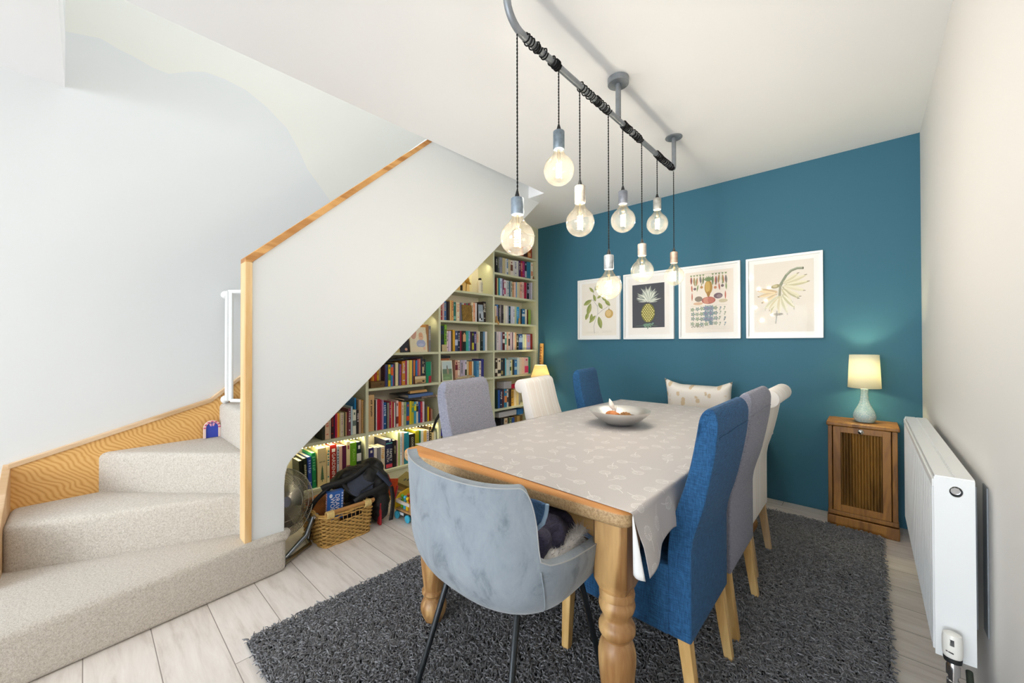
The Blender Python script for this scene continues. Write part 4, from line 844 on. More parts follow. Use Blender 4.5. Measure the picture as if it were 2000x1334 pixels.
for a,b_,n in ((1.075,1.13,4),(1.135,1.16,3),(1.175,1.20,2),(1.235,1.255,3),(1.26,1.285,9),(1.445,1.57,7),(1.575,1.61,5),(1.62,1.70,6),(1.845,1.93,11),(1.95,2.06,9),(2.27,2.38,11),(2.385,2.53,12)):
    mb=MB(); m_=int(n*14); rr=.0162
    mb.tube([L(a+(b_-a)*k/m_+.0015*sin(k*.37),PZ)+Vector(((rr+.0025*sin(k*.21+a*9))*cos(k*2*PI/14),0,(rr+.0025*sin(k*.21+a*9))*sin(k*2*PI/14))) for k in range(m_+1)],.0026,5)
    mb.build('cord_wrap',M_cord,pd,smooth=True)
# ---------------------------------------------------------------- pictures
def picture(x0,x1,z0,z1,label,draw,mat_w=(.03,.028),paper='efe9df'):
    w,h=x1-x0,z1-z0; t=thing('framed_print',label,'picture',((x0+x1)/2,YW-.001,(z0+z1)/2),0,'framed botanical prints on the teal wall')
    fw=.017; mb=MB()
    for a in (-1,1):
        mb.box(*(sorted((a*w/2,a*(w/2-fw)))),-.030,0,-h/2,h/2); mb.box(-w/2+fw,w/2-fw,-.030,0,*(sorted((a*h/2,a*(h/2-fw)))))
    mb.build('frame',M_white,t,bevel=.001)
    mb=MB(); mb.box(-w/2+fw,w/2-fw,-.012,-.004,-h/2+fw,h/2-fw); mb.build('mount',plain('f2f1ef',.8,0,.01),t)
    pw,ph=w-2*fw-2*mat_w[0],h-2*fw-2*mat_w[1]
    mats=[plain(paper,.85,0,.02,6)]; idx={}
    mb=MB(); mb.box(-pw/2,pw/2,-.0128,-.0122,-ph/2,ph/2,mi=0); lay=[0]
    def P(poly,c,alpha=0):
        if c not in idx: idx[c]=len(mats); mats.append(flat(c,.85))
        lay[0]+=1; y=-.0130-(lay[0]%260)*.000025
        mb.add([(-pw/2+u*pw,y,-ph/2+v*ph) for u,v in poly],[tuple(range(len(poly)))],mi=idx[c])
    asp=pw/ph
    def E(cx,cy,rx,ry,c,rot=0,n=18): P([(cx+(rx*cos(a)*cos(rot)-ry*sin(a)*sin(rot))/asp,cy+(rx*cos(a)*sin(rot)+ry*sin(a)*cos(rot))) for a in [2*PI*k/n for k in range(n)]],c)
    def Lf(x,y,l,w_,rot,c,c2=None):
        up=[];dn=[]
        for k in range(9):
            t_=k/8; ww=w_*sin(PI*t_)**.8*.5
            for lst,s in ((up,1),(dn,-1)):
                a,b=l*t_,s*ww; lst.append((x+(a*cos(rot)-b*sin(rot))/asp,y+a*sin(rot)+b*cos(rot)))
        P(up+dn[::-1],c)
        if c2: P(up[1:8]+[((u1+u2)/2,(v1+v2)/2) for (u1,v1),(u2,v2) in zip(up[1:8][::-1],dn[1:8][::-1])],c2)
    def St(pts,w_,c):
        n=len(pts); a=[];b=[]
        for i,(x,y) in enumerate(pts):
            x2,y2=pts[min(i+1,n-1)];x1,y1=pts[max(0,i-1)]; dx,dy=(x2-x1)*asp,y2-y1; d=math.hypot(dx,dy) or 1
            ww=w_ if not hasattr(w_,'__len__') else w_[i]
            a.append((x-dy/d*ww/2/asp,y+dx/d*ww/2)); b.append((x+dy/d*ww/2/asp,y-dx/d*ww/2))
        for i in range(n-1): P([a[i],a[i+1],b[i+1],b[i]],c)
    draw(P,E,Lf,St)
    mb.build('print',mats,t)
    mb=MB(); mb.box(-w/2+fw,w/2-fw,-.022,-.0205,-h/2+fw,h/2-fw); mb.build('glass_pane',M_pane,t)
    return t
def d_branch(P,E,Lf,St):
    St([(.38,.04),(.36,.18),(.42,.32),(.48,.42),(.47,.55),(.36,.66),(.34,.78),(.40,.93)],[.006]*8,'8a8f96')
    St([(.48,.40),(.60,.47),(.74,.52),(.80,.58)],.006,'9a9690'); St([(.36,.66),(.28,.70)],.005,'8a8f96'); St([(.47,.55),(.52,.62)],.004,'8a8f96')
    for x,y,l,w_,r in ((.30,.68,.20,.085,3.6),(.27,.62,.24,.10,4.4),(.20,.45,.16,.075,4.3),(.30,.42,.17,.07,4.6),(.42,.38,.20,.07,3.9),(.50,.36,.24,.095,4.95),(.50,.62,.15,.07,5.3),(.36,.78,.14,.06,5.0),(.36,.82,.14,.055,2.3),(.68,.66,.16,.07,5.5),(.40,.86,.12,.05,.9),(.46,.70,.13,.05,.6),(.6,.72,.12,.055,5.6)):
        Lf(x,y,l,w_,r,'8f9a58','a8ad6c')
    E(.80,.40,.085,.082,'c9a868'); E(.785,.41,.055,.06,'dcc088'); E(.80,.485,.012,.012,'7a7a50'); St([(.80,.58),(.80,.48)],.005,'8a8f60')
    for k in range(2): St([(.14,.05+.02*k),(.5,.048+.02*k)],.0025,'c4beb4'); St([(.6,.06+.02*k),(.88,.06+.02*k)],.0025,'c4beb4')
def d_pine(P,E,Lf,St):
    P([(.11,.12),(.89,.12),(.89,.88),(.11,.88)],'4d4f57')
    for k in range(46):
        a=PI*(.02+.96*((k*7)%46)/45); l=.14+.13*abs(sin(a*3+k))*.6+.05*sin(a); x,y=.5+.02*cos(a*3),.555+.05*((k*5)%7)/7
        Lf(x,y,l,.016,a,('b9c0b6','d2d6ca','95a096','e4e6da')[k%4])
    for k in range(14): Lf(.5,.56,.24-.006*k,.020,PI/2+(k-7)*.10,('c8cec2','e8eadf','a6b0a4')[k%3])
    E(.5,.375,.122,.165,'7d7a3c')
    for r in range(11):
        for c in range(8):
            x=.5+((c-3.5)+(.5 if r%2 else 0))*.040/.72; y=.235+r*.028
            if ((x-.5)*.76/.112)**2+((y-.375)/.155)**2<1: E(x,y,.0165,.0125,'cfc47a',0,6); E(x-.004,y+.003,.009,.006,'e9e3ac',0,6)
    for a in (.3,.9,1.6,2.3,2.9): Lf(.5,.19,.10,.03,-a,'5f7a66','86a08c')
    for x,y in ((.5,.165),(.62,.19),(.42,.15)): E(x,y,.014,.014,'7fa594')
    St([(.2,.15),(.5,.16),(.72,.14)],.006,'6a8a76')
def d_veg(P,E,Lf,St):
    rs=random.Random(3); St([(.22,.955),(.80,.955)],.004,'b8b0a4'); St([(.14,.06),(.86,.06)],.003,'ccc6bb'); St([(.14,.085),(.86,.085)],.003,'ccc6bb')
    E(.5,.73,.060,.115,'b08c4a'); E(.485,.74,.038,.09,'ccab66'); Lf(.5,.67,.10,.05,-PI/2,'a87e44')
    for k in range(7): Lf(.5,.83,.09,.022,PI/2+(k-3)*.35,'7f9468')
    E(.5,.52,.105,.060,'b06a62'); E(.46,.52,.05,.055,'cf9480'); E(.55,.525,.05,.05,'c27a6c')
    E(.29,.55,.06,.045,'8d8276'); E(.70,.585,.065,.045,'7a6670'); E(.72,.58,.04,.028,'9a868a'); E(.28,.475,.075,.024,'d8b698'); E(.80,.50,.065,.028,'cabfa0')
    cols=['c0705a','b88a5c','8a9a6a','7d6a70','a3a07c','c98a6a','8c8f84','6f7f6a']
    for i in range(12):
        x=.13+i*.066
        if abs(x-.5)<.07: continue
        Lf(x,.93-.01*(i%3),.13+.03*rs.random(),.034,-PI/2+rs.uniform(-.12,.12),cols[i%8],cols[(i+3)%8]); 
        for k in range(3): Lf(x,.925,.03,.012,PI/2+(k-1)*.5,'84976a')
    for i in range(11):
        x=.14+i*.072
        if .40<x<.60: continue
        if i%2: E(x,.74-.02*(i%3),.022,.022,cols[(i*3)%8]); Lf(x,.76,.05,.012,PI/2,'7d8f66')
        else: Lf(x,.79,.12,.022,-PI/2+rs.uniform(-.2,.2),cols[(i*5)%8])
    for i in range(9):
        x=.15+i*.087
        if .2<x<.8: continue
        Lf(x,.66,.14,.02,-PI/2,cols[i%8])
    St([(.12,.435),(.88,.435)],.0025,'b5b09f')
    for r in range(4):
        for c in range(8):
            x=.16+c*.097+rs.uniform(-.01,.01); y=.385-r*.082+rs.uniform(-.008,.008); cc=['94a088','8a9aa0','9aa890','7f9296','a8b0a0'][(r*3+c)%5]
            if c in (3,4) and r<3: 
                for k in range(7): Lf(x,y,.055,.03,k*.9,['8391a4','7d979a','98a4ae'][(k+r)%3])
                E(x,y,.025,.02,'8c8a9e')
            elif c>5: St([(x-.02,y-.03),(x,y),(x+.012,y+.03)],.006,cc); E(x,y+.02,.012,.012,cc); E(x-.015,y-.01,.008,.008,cc)
            else:
                for k in range(5): Lf(x,y,.038,.022,k*1.26+c,cc)
                E(x,y,.016,.014,'aab29a')
    for k in range(9): E(.14+k*.03,.09+.012*(k%2),.010,.008,'8f8a80')
def d_banana(P,E,Lf,St):
    St([(.83,.88),(.74,.885),(.64,.86),(.56,.80),(.50,.72),(.46,.66)],[.034,.034,.034,.032,.034,.04],'8f957f'); St([(.83,.89),(.74,.895),(.64,.87),(.56,.81)],.010,'b6baa2'); E(.835,.88,.008,.018,'6c6a5c')
    E(.38,.655,.055,.028,'a39b74',.2); E(.37,.66,.03,.02,'c9bf95'); St([(.46,.66),(.45,.55),(.44,.45)],.03,'a09c84')
    yl=['d6cfae','cbc5a0','ded7ba','c0bb98']
    for i,(x,y,l,w_,r) in enumerate(((.50,.68,.30,.062,.35),(.52,.66,.30,.06,.10),(.50,.66,.28,.058,-.35),(.48,.65,.28,.06,-.75),(.50,.70,.22,.05,.55),(.48,.62,.24,.055,-1.05),(.56,.60,.20,.045,-.6))):
        Lf(x,y,l,w_,r,yl[i%4],'e6e0c8'); xe,ye=x+l*cos(r)/.77,y+l*sin(r); St([(xe-.01,ye),(xe+.03,ye+.004)],.007,'6f6a55')
    for i,(x,y,l,w_,r) in enumerate(((.42,.58,.26,.055,3.05),(.42,.57,.26,.055,3.35),(.42,.55,.24,.05,3.7),(.42,.56,.26,.052,2.85))):
        Lf(x,y,l,w_,r,['d4ba94','dcc6a4','d2bf9c'][i%3],'ecd9b4'); xe,ye=x+l*cos(r)/.77,y+l*sin(r); St([(xe,ye),(xe-.025,ye+.01)],.008,'7a6040')
    for i,(x,y,l,w_,r) in enumerate(((.44,.52,.26,.06,3.95),(.45,.52,.28,.06,4.3),(.46,.52,.27,.06,4.65),(.47,.52,.27,.06,5.0),(.48,.54,.26,.055,5.35),(.44,.50,.22,.05,4.1))):
        Lf(x,y,l,w_,r,['d6d2b4','cbc8a4','dcd2b0'][i%3],'ebe6d2'); xe,ye=x+l*cos(r)/.77,y+l*sin(r); St([(xe,ye),(xe+.01*cos(r),ye-.02)],.007,'857e68')
    St([(.40,.30),(.385,.16),(.375,.12)],.014,'a8a69a')
    for k in range(9): Lf(.41+.012*(k-4),.27,.045,.012,-PI/2+(k-4)*.25,'9b958a')
PH0,PH1=1.231,1.854
picture(-2.272,-1.791,PH0,PH1,'white framed print of a leafy branch with one round yellow fruit',d_branch,(.026,.024))
picture(-1.752,-1.272,PH0,PH1,'white framed print of a pineapple on a dark grey background',d_pine,(.026,.026),'efebe6')
picture(-1.228,-.749,PH0,PH1+.002,'white framed print crowded with many small colourful vegetables',d_veg,(.036,.036),'ece3d8')
picture(-.709,-.231,PH0,PH1,'white framed print of a hanging bunch of pale bananas, nearest the table lamp',d_banana,(.036,.030),'e6dfd4')
# ---------------------------------------------------------------- cabinet + lamp
M_cab=wood('honey_oak',(164,112,44),(118,76,26),'z',7,.4,4,3,bump=.08); M_cabd=wood('dark_reeded_oak',(150,108,48),(90,62,24),'z',5,.45,3,3,bump=.1)
cb=thing('cabinet','small honey oak cabinet with a ribbed door panel, standing beside the radiator','cabinet',(-.033,3.43,0))
def cx(name,x0,x1,y0,y1,z0,z1,mat=M_cab,par=None,b=.003):
    mb=MB(); mb.box(x0+.033,x1+.033,y0-3.43,y1-3.43,z0,z1); return mb.build(name,mat,par or cb,bevel=b)
cx('top',-.206,.140,3.292,3.553,.655,.679,b=.006)
cx('side_panel',-.198,-.180,3.312,3.553,.10,.655); cx('side_panel',.114,.130,3.312,3.553,.10,.655); cx('back_panel',-.180,.114,3.54,3.553,.10,.655)
cx('front_stile',-.198,-.176,3.306,3.325,.105,.655); cx('front_stile',.105,.130,3.306,3.325,.105,.655)
cx('plinth',-.203,.136,3.298,3.553,0,.072,b=.004); cx('bottom_rail',-.200,.133,3.304,3.553,.078,.105,b=.004)
mb=MB()
dx0,dx1,dz0,dz1=-.172,.101,.108,.652
for a in ((dx0,dx0+.038,dz0,dz1),(dx1-.038,dx1,dz0,dz1),(dx0+.038,dx1-.038,dz0,dz0+.042),(dx0+.038,dx1-.038,dz1-.036,dz1)): mb.box(a[0]+.033,a[1]+.033,3.300-3.43,3.318-3.43,a[2],a[3])
door=mb.build('door',M_cab,cb,bevel=.002)
mb=MB(); n=150
pts=[(dx0+.036+(dx1-dx0-.072)*k/n+.033,3.3135-3.43-.010*abs(sin(PI*14*k/n))) for k in range(n+1)]
mb.prism(pts+[(dx1-.036+.033,3.322-3.43),(dx0+.036+.033,3.322-3.43)],dz0+.04,dz1-.034,'z'); mb.build('ribbed_panel',M_cabd,door,smooth=True,ang=80)
mb=MB(); mb.lathe([(.004,0),(.005,.008),(.013,.013),(.015,.018),(.010,.023),(.001,.025)],16,T((-.036+.033,3.300-3.43,.634),PI/2)); mb.build('knob',M_chrome,door,smooth=True)
LX,LY=-.018,3.42
lp=thing('table_lamp','table lamp with a cream drum shade and a pale blue crackle-glass base on the cabinet','table lamp',(LX,LY,.680))
def mosaic():
    t=NT('crackle_glass'); v=t.coord(); vo=t.n('TexVoronoi',feature='DISTANCE_TO_EDGE'); t.l(v,vo.inputs[0]); vo.inputs['Scale'].default_value=190
    n=t.noise(t.coord(),28,3); c=t.mix(n,srgb((86,150,172)),srgb((176,208,208))); 
    t.col(t.mix(t.ramp(vo.outputs[0],[(.0,(1,1,1)),(.12,(0,0,0))]),c,srgb((232,232,222)))); t.set(Roughness=.2); t.bump(vo.outputs[0],.4,.002); return t.m
mb=MB(); mb.lathe([(.030,0),(.044,.002),(.054,.016),(.0575,.034),(.056,.052),(.049,.072),(.037,.098),(.028,.120),(.0215,.146),(.019,.175),(.0185,.205),(.020,.215),(.012,.218)],36); mb.build('base',mosaic(),lp,smooth=True)
def shade_mat(name,c,tr=.5):
    t=NT(name); d=t.n('BsdfDiffuse'); d.inputs[0].default_value=srgb(c); tl=t.n('BsdfTranslucent'); tl.inputs[0].default_value=srgb(c)
    w=t.noise(t.coord((1,1,.02)),160,2); 
    mx=t.n('MixShader'); mx.inputs[0].default_value=tr; t.l(d.outputs[0],mx.inputs[1]); t.l(tl.outputs[0],mx.inputs[2])
    bp=t.n('Bump'); t.l(w,bp.inputs['Height']); bp.inputs['Strength'].default_value=.2; bp.inputs['Distance'].default_value=.002; t.l(bp.outputs[0],d.inputs['Normal'])
    t.l(mx.outputs[0],t.o.inputs[0]); return t.m
M_shade=shade_mat('cream_lampshade',(250,247,230),.4); 
mb=MB(); mb.lathe([(.083,.222),(.074,.437)],40,cap=False); mb.build('lamp_shade',M_shade,lp,smooth=True,solid=.0015)
mb=MB()
for k in range(3): a=k*2.094; mb.tube([(.0,.0,.245),(.081*cos(a),.081*sin(a),.245)],.0012,5)
mb.lathe([(.012,.215),(.014,.225),(.014,.26),(.010,.265)],12); mb.build('shade_carrier',M_white,lp,smooth=True)
mb=MB(); mb.ball((0,0,.300),(.026,.026,.032),16,12); mb.build('bulb',emit('ffe2a0',5,'lamp_bulb_glow'),lp,smooth=True)
point('table_lamp_light',(LX,LY,.680+.33),9,.03,(1,.90,.52)); point('table_lamp_light_low',(LX,LY,.680+.262),9*.5,.02,(1,.90,.50))
# far corner floor lamp behind the chairs
fl=thing('floor_lamp','lit lamp with a cream conical shade in the far left corner beside the bookcase','lamp',(-2.62,3.33,0))
mb=MB(); mb.lathe([(.128,.762),(.062,.957)],36,cap=False); mb.build('lamp_shade',shade_mat('warm_lampshade',(252,238,200)),fl,smooth=True,solid=.0015)
mb=MB(); mb.lathe([(.10,0),(.11,.004),(.11,.015),(.02,.024),(.012,.04),(.012,.72),(.016,.76),(.016,.79),(.01,.80)],24); mb.build('stand',plain('c9b48a',.4,0,.05),fl,smooth=True)
mb=MB(); mb.ball((0,0,.835),(.026,.026,.034),14,10); mb.build('bulb',emit('ffe2a0',5,'floor_bulb_glow'),fl,smooth=True)
point('floor_lamp_light',(-2.62,3.33,.90),5,.03,(1,.86,.52))
# leaning carved stick
mb=MB(); mb.tube([(0,0,0),(.03,.045,.9),(.034,.05,1.19)],[.022,.023,.024],14)
for k in range(15): mb.ball((.015+.0005*k+.018,-.012+.0028*k,.72+.03*k),(.012,.014,.008),6,5,mi=1)
o=mb.build('carved_stick',[wood('carved_wood',(222,176,104),(190,138,66),'z',9,.5,4,2),plain('8a5a28',.6,0,.3,60)],smooth=True,loc=(-2.76,3.44,0)); tag(o,'tall carved light wood stick leaning in the corner beside the bookcase','carved stick')
# ---------------------------------------------------------------- bench and cushion
bn=thing('bench','low wooden bench against the teal wall, hidden behind the table, under the cushion','bench',(-1.02,3.36,0))
mb=MB(); mb.box(-.45,.45,-.16,.16,.44,.475); mb.build('seat',M_tapr,bn,bevel=.005)
for sx in (-1,1):
    for sy in (-1,1): mb=MB(); mb.box(sx*.40-.022,sx*.40+.022,sy*.125-.022,sy*.125+.022,0,.44); mb.build('leg',M_tapr,bn,bevel=.003)
def cush_mat():
    t=NT('leaf_print_cushion'); c=t.coord((19,1,15)); vo=t.n('TexVoronoi'); t.l(c,vo.inputs['Vector']); vo.inputs['Randomness'].default_value=.8; vo.inputs['Scale'].default_value=1
    n=t.noise(t.coord(),60,3); d=t.math('ADD',vo.outputs['Distance'],t.math('MULTIPLY',n,.25))
    rng_=t.ramp(d,[(.44,(1,1,1)),(.50,(0,0,0))]); sc=t.n('SeparateColor'); t.l(vo.outputs['Color'],sc.inputs[0])
    k=t.math('MULTIPLY',rng_,t.math('GREATER_THAN',sc.outputs[0],.12))
    t.col(t.mix(t.math('MULTIPLY',k,.85),srgb((240,234,226)),srgb((214,190,152)))); t.set(Roughness=.85); t.bump(t.noise(t.coord(),300,2),.15,.002); return t.m
W2,H2=.262,.20
def cu(s_):
    def f(u,v):
        x,z=(u*2-1),(v*2-1)
        ex=max(abs(x),abs(z)); th=.085*max(0,(1-x**4))**.5*max(0,(1-z**4))**.5
        px=x*W2*(1-.10*(1-x*x)*0-.07*(1-z*z)*abs(x)); pz=z*H2*(1-.24*min(1,(1-abs(x))*2.2)*abs(z)**2)
        return Vector((px,s_*th,pz))
    return f
mb=MB(); mb.grid(25,21,cu(-1)); mb.grid(25,21,cu(1)); o=mb.build('cushion',cush_mat(),smooth=True,ang=70,loc=(-1.035,3.40,.695)); o.rotation_euler=(.12,0,0); tag(o,'cream cushion printed with beige leaves, standing at the far end of the table','cushion')
# ---------------------------------------------------------------- radiator
ra=thing('radiator','white double panel radiator hanging on the right wall','radiator',(.18,2.33,.27))
ro=Vector((.18,2.33,.27))
def rb(name,x0,x1,y0,y1,z0,z1,mat=M_white,b=.002,par=None):
    mb=MB(); mb.box(x0-.18,x1-.18,y0-2.33,y1-2.33,z0-.27,z1-.27); return mb.build(name,mat,par or ra,bevel=b)
RX,RB=.138,.222; Y0,Y1=1.70,2.93; Z0,Z1=.285,.806
mb=MB(); n=40; pr=[]
for k in range(n):
    y=Y0+.012+(Y1-Y0-.024)*k/n; w=(Y1-Y0-.024)/n
    pr+=[(RX+.014,y),(RX+.001,y+w*.20),(RX+.001,y+w*.80),(RX+.014,y+w)]
mb.prism([(x-.18,y-2.33) for x,y in pr]+[(RX+.016-.18,Y1-.012-2.33),(RX+.012-.18,Y0+.012-2.33)],Z0+.0-.27,Z1-.03-.27,'z'); mb.build('fluted_panel',M_white,ra)
rb('back_panel',RB-.012,RB-.004,Y0+.01,Y1-.01,Z0,Z1-.02)
mb=MB()  # end cap with a round hole
ya,yb_=Y0,Y0+.0045; hc=(RX+.048,Z1-.040); hr=.0135; nn=20; sq=[]
ring=[(hc[0]+hr*cos(2*PI*k/nn),hc[1]+hr*1.15*sin(2*PI*k/nn)) for k in range(nn)]
def proj_sq(a,b):
    x,z=a; dx,dz=x-hc[0],z-hc[1]; t_=1e9
    for v,lo,hi,c0 in ((dx,RX+.004,RB,hc[0]),(dz,Z0-.005,Z1-.004,hc[1])):
        if v>1e-9: t_=min(t_,(hi-c0)/v)
        elif v<-1e-9: t_=min(t_,(lo-c0)/v)
    return (hc[0]+dx*t_,hc[1]+dz*t_)
corn=[(RX+.004,Z0-.005),(RB,Z0-.005),(RB,Z1-.004),(RX+.004,Z1-.004)]
outer=[proj_sq(p,0) for p in ring]
vs=[(x-.18,ya-2.33,z-.27) for x,z in ring]+[(x-.18,ya-2.33,z-.27) for x,z in outer]; fs=[(k,(k+1)%nn,(k+1)%nn+nn,k+nn) for k in range(nn)]
mb.add(vs,fs)
for c in corn:  # fill corners
    best=sorted(range(nn),key=lambda k:(outer[k][0]-c[0])**2+(outer[k][1]-c[1])**2)
    for k in range(nn):
        a,b_=outer[k],outer[(k+1)%nn]
        if abs(a[0]-b_[0])>1e-6 and abs(a[1]-b_[1])>1e-6:
            xs_={round(a[0],5),round(b_[0],5)}; 
            if (abs(c[0]-a[0])<1e-5 or abs(c[0]-b_[0])<1e-5) and (abs(c[1]-a[1])<1e-5 or abs(c[1]-b_[1])<1e-5):
                o2=len(mb.v); mb.add([(a[0]-.18,ya-2.33,a[1]-.27),(b_[0]-.18,ya-2.33,b_[1]-.27),(c[0]-.18,ya-2.33,c[1]-.27)],[(0,1,2)])
mb.build('end_cap',M_white,ra,solid=.004,off=0)
rb('end_cap',RX+.004,RB,Y1-.004,Y1,Z0-.005,Z1-.004)
mb=MB(); mb.box(RX-.18,RX+.010-.18,Y0+.002-2.33,Y1-2.33,Z1-.036-.27,Z1-.012-.27); mb.build('front_lip',M_white,ra,bevel=.003)
mb=MB(); xa,xb=RX+.006,RB
mb.box(xa-.18,(xa+xb)/2-.0035-.18,Y0+.002-2.33,Y1-2.33,Z1-.006-.27,Z1-.27); mb.box((xa+xb)/2+.0035-.18,xb-.18,Y0+.002-2.33,Y1-2.33,Z1-.006-.27,Z1-.27)
n=70
for k in range(n):
    y=Y0+.002+(Y1-Y0-.002)*k/n; mb.box((xa+xb)/2-.0035-.18,(xa+xb)/2+.0035-.18,y-2.33,y+(Y1-Y0)/n*.5-2.33,Z1-.006-.27,Z1-.27)
mb.build('top_grille',M_white,ra,bevel=0)
mb=MB(); c=Vector((hc[0],Y0+.012,hc[1]-.001))-ro
mb.lathe([(.0125,.010),(.0125,.0),(.010,-.004),(.0098,-.001),(.0,-.001)],18,T(c,PI/2*1.0)@T((0,0,0),PI)); mb.build('blanking_plug',M_chrome,ra,smooth=True)
mb=MB(); mb.box(RX+.014-.18,RB-.014-.18,Y0+.05-2.33,Y0+.052-2.33,Z0-.27,Z1-.03-.27); mb.build('inner_fins',plain('9aa0a4',.6),ra)
tv=thing('thermostatic_valve','white thermostatic radiator valve with chrome collar on the near end of the radiator','radiator valve',(.172,1.655,.26))
mb=MB(); mb.lathe([(.015,.045),(.0185,.050),(.0205,.060),(.0205,.098),(.0185,.110),(.012,.114),(.001,.1145)],24,T((0,0,.0),-.10)); hd=mb.build('valve_head',plain('f3f1ea',.35,0,.01),tv,smooth=True,ang=35)
mb=MB()
for k in range(6): mb.box(-.0008,.0008,-.0212,-.0200,.084,.100,T((0,0,0),-.10,0,-.75+k*.16))
mb.box(-.008,.008,-.0214,-.0200,.064,.067,T((0,0,0),-.10,0,-.55)); mb.build('grip_slots',flat('3a3a3a'),hd)
mb=MB(); mb.lathe([(.0175,.036),(.019,.044),(.019,.049),(.014,.050)],20,T((0,0,0),-.10)); mb.build('black_collar',M_black,tv,smooth=True)
mb=MB(); mb.lathe([(.010,-.03),(.013,-.028),(.013,-.014),(.010,-.012),(.010,.0),(.014,.002),(.014,.026),(.011,.036)],16); mb.tube([(0,0,.01),(0,.05,.01)],.009,12); mb.build('valve_body',M_chrome,tv,smooth=True,ang=35)
mb=MB(); mb.tube([(0,0,-.02),(0,0,-.259)],.0075,12); mb.build('pipe',plain('5f6a5c',.45,.6,.2,30),tv,smooth=True)
# second pipe with clip
mb=MB(); mb.tube([(.205,1.66,0),(.205,1.66,.20),(.207,1.68,.235),(.21,1.72,.25)],.0075,12); o=mb.build('pipe',plain('4a5248',.5,.6,.2,30),smooth=True); tag(o,'dark metal heating pipe rising behind the white radiator valve by the wall','pipe')
mb=MB(); mb.tube([(.192,1.652,.215),(.196,1.645,.228),(.208,1.642,.230),(.22,1.648,.222),(.25,1.655,.205)],.005,8); q=mb.build('pipe_clip',M_white,o,smooth=True)
mb=MB(); mb.box(RB+.001,RB+.011,1.76,1.763,.36,.775); mb.box(XR-.0035,XR-.0005,1.745,1.80,.35,.78)
o=mb.build('wall_bracket',plain('868b90',.5,.4,.1),ra); o.location=-ro
# ---------------------------------------------------------------- basket
M_wick=plain('c9a05a',.55,0,.28,55,.2,90,'wicker'); M_wick2=plain('a87c40',.6,0,.25,70,name='dark_wicker')
bk=thing('wicker_basket','rectangular wicker basket with wooden handle bar, full of toys and games on the floor','basket',(-2.495,1.085,0))
def bper(s_,z,o=0):
    """perimeter point, s 0..1, flared"""
    k=1+.10*z/.19; a,b=(.150*k+o),(.146*k+o); r=.035; Lp=4*(a+b)-8*r+2*PI*r; d=s_*Lp
    segs=[(2*(b-r),0),(PI*r/2,1),(2*(a-r),2),(PI*r/2,3),(2*(b-r),4),(PI*r/2,5),(2*(a-r),6),(PI*r/2,7)]
    for l,i in segs:
        if d<=l or i==7:
            t_=d/l
            if i==0: return Vector((a,-b+r+d,z))
            if i==1: an=t_*PI/2; return Vector((a-r+r*cos(an),b-r+r*sin(an),z))
            if i==2: return Vector((a-r-d,b,z))
            if i==3: an=PI/2+t_*PI/2; return Vector((-a+r+r*cos(an),b-r+r*sin(an),z))
            if i==4: return Vector((-a,b-r-d,z))
            if i==5: an=PI+t_*PI/2; return Vector((-a+r+r*cos(an),-b+r+r*sin(an),z))
            if i==6: return Vector((-a+r+d,-b,z))
            an=1.5*PI+t_*PI/2; return Vector((a-r+r*cos(an),-b+r+r*sin(an),z))
        d-=l
NS=48
mb=MB()
for j in range(15):
    z=.010+j*.0112
    hole=12<=j<=13
    pts=[bper(i/(NS*4),z,.0042*cos(i/4*PI+j*PI)) for i in range(NS*4)]
    if hole:   # leave the hand-hold open on the front
        keep=[i for i in range(NS*4) if not (.05<i/(NS*4)<.165)]; k0=max(i for i in keep if i/(NS*4)<.06)
        seq=[pts[i%(NS*4)] for i in range(int(.165*NS*4)+1,NS*4+k0+1)]; mb.tube(seq,.0047,6)
    else: mb.tube(pts,.0047,6,closed=True)
mb.build('woven_wall',M_wick,bk,smooth=True)
mb=MB()
for i in range(NS): mb.tube([bper((i+.5)/NS,.004),bper((i+.5)/NS,.178)],.0024,5)
mb.build('stakes',M_wick2,bk,smooth=True)
mb=MB(); 
def rimz(s_): return .183+.028*max(0,1-abs(((s_-.12+.5)%1)-.5)/.12*1.0)*0+ .05*max(0,1-abs(((s_-.62+.5)%1)-.5)/.16)*0
for q in range(3): mb.tube([bper(i/180,.182+.004*q,.006*cos(i*.35+q*2.1)) for i in range(180)],.0055,6,closed=True)
mb.tube([bper(i/180,.004,.003*cos(i*.6)) for i in range(180)],.006,6,closed=True); mb.build('plaited_rim',M_wick,bk,smooth=True)
mb=MB(); mb.box(-.145,.145,-.14,.14,.003,.008); mb.build('base',M_wick2,bk)
mb=MB(); zz=.205; mb.tube([(.168,-.135,zz),(.168,.160,zz)],.0115,12); hb=mb.build('handle_bar',wood('handle_wood',(190,138,78),(160,108,56),'y',10,.5,3,2),bk,smooth=True)
for y0 in (-.115,.115):
    mb=MB()
    for k in range(7): mb.tube([Vector((.165+.019*cos(a),y0-.018+.006*k,.195+.020*sin(a))) for a in np.linspace(0,2*PI,14)[:-1]],.0033,6,closed=True)
    mb.build('binding',plain('dcc07e',.5,0,.15,60),bk,smooth=True)
mb=MB(); mb.tube([bper(.86,.185,.010),bper(.865,.13,.013),bper(.85,.05,.012),bper(.84,.0,.02)],.003,6); o=mb.build('loose_cable',M_black,bk,smooth=True)
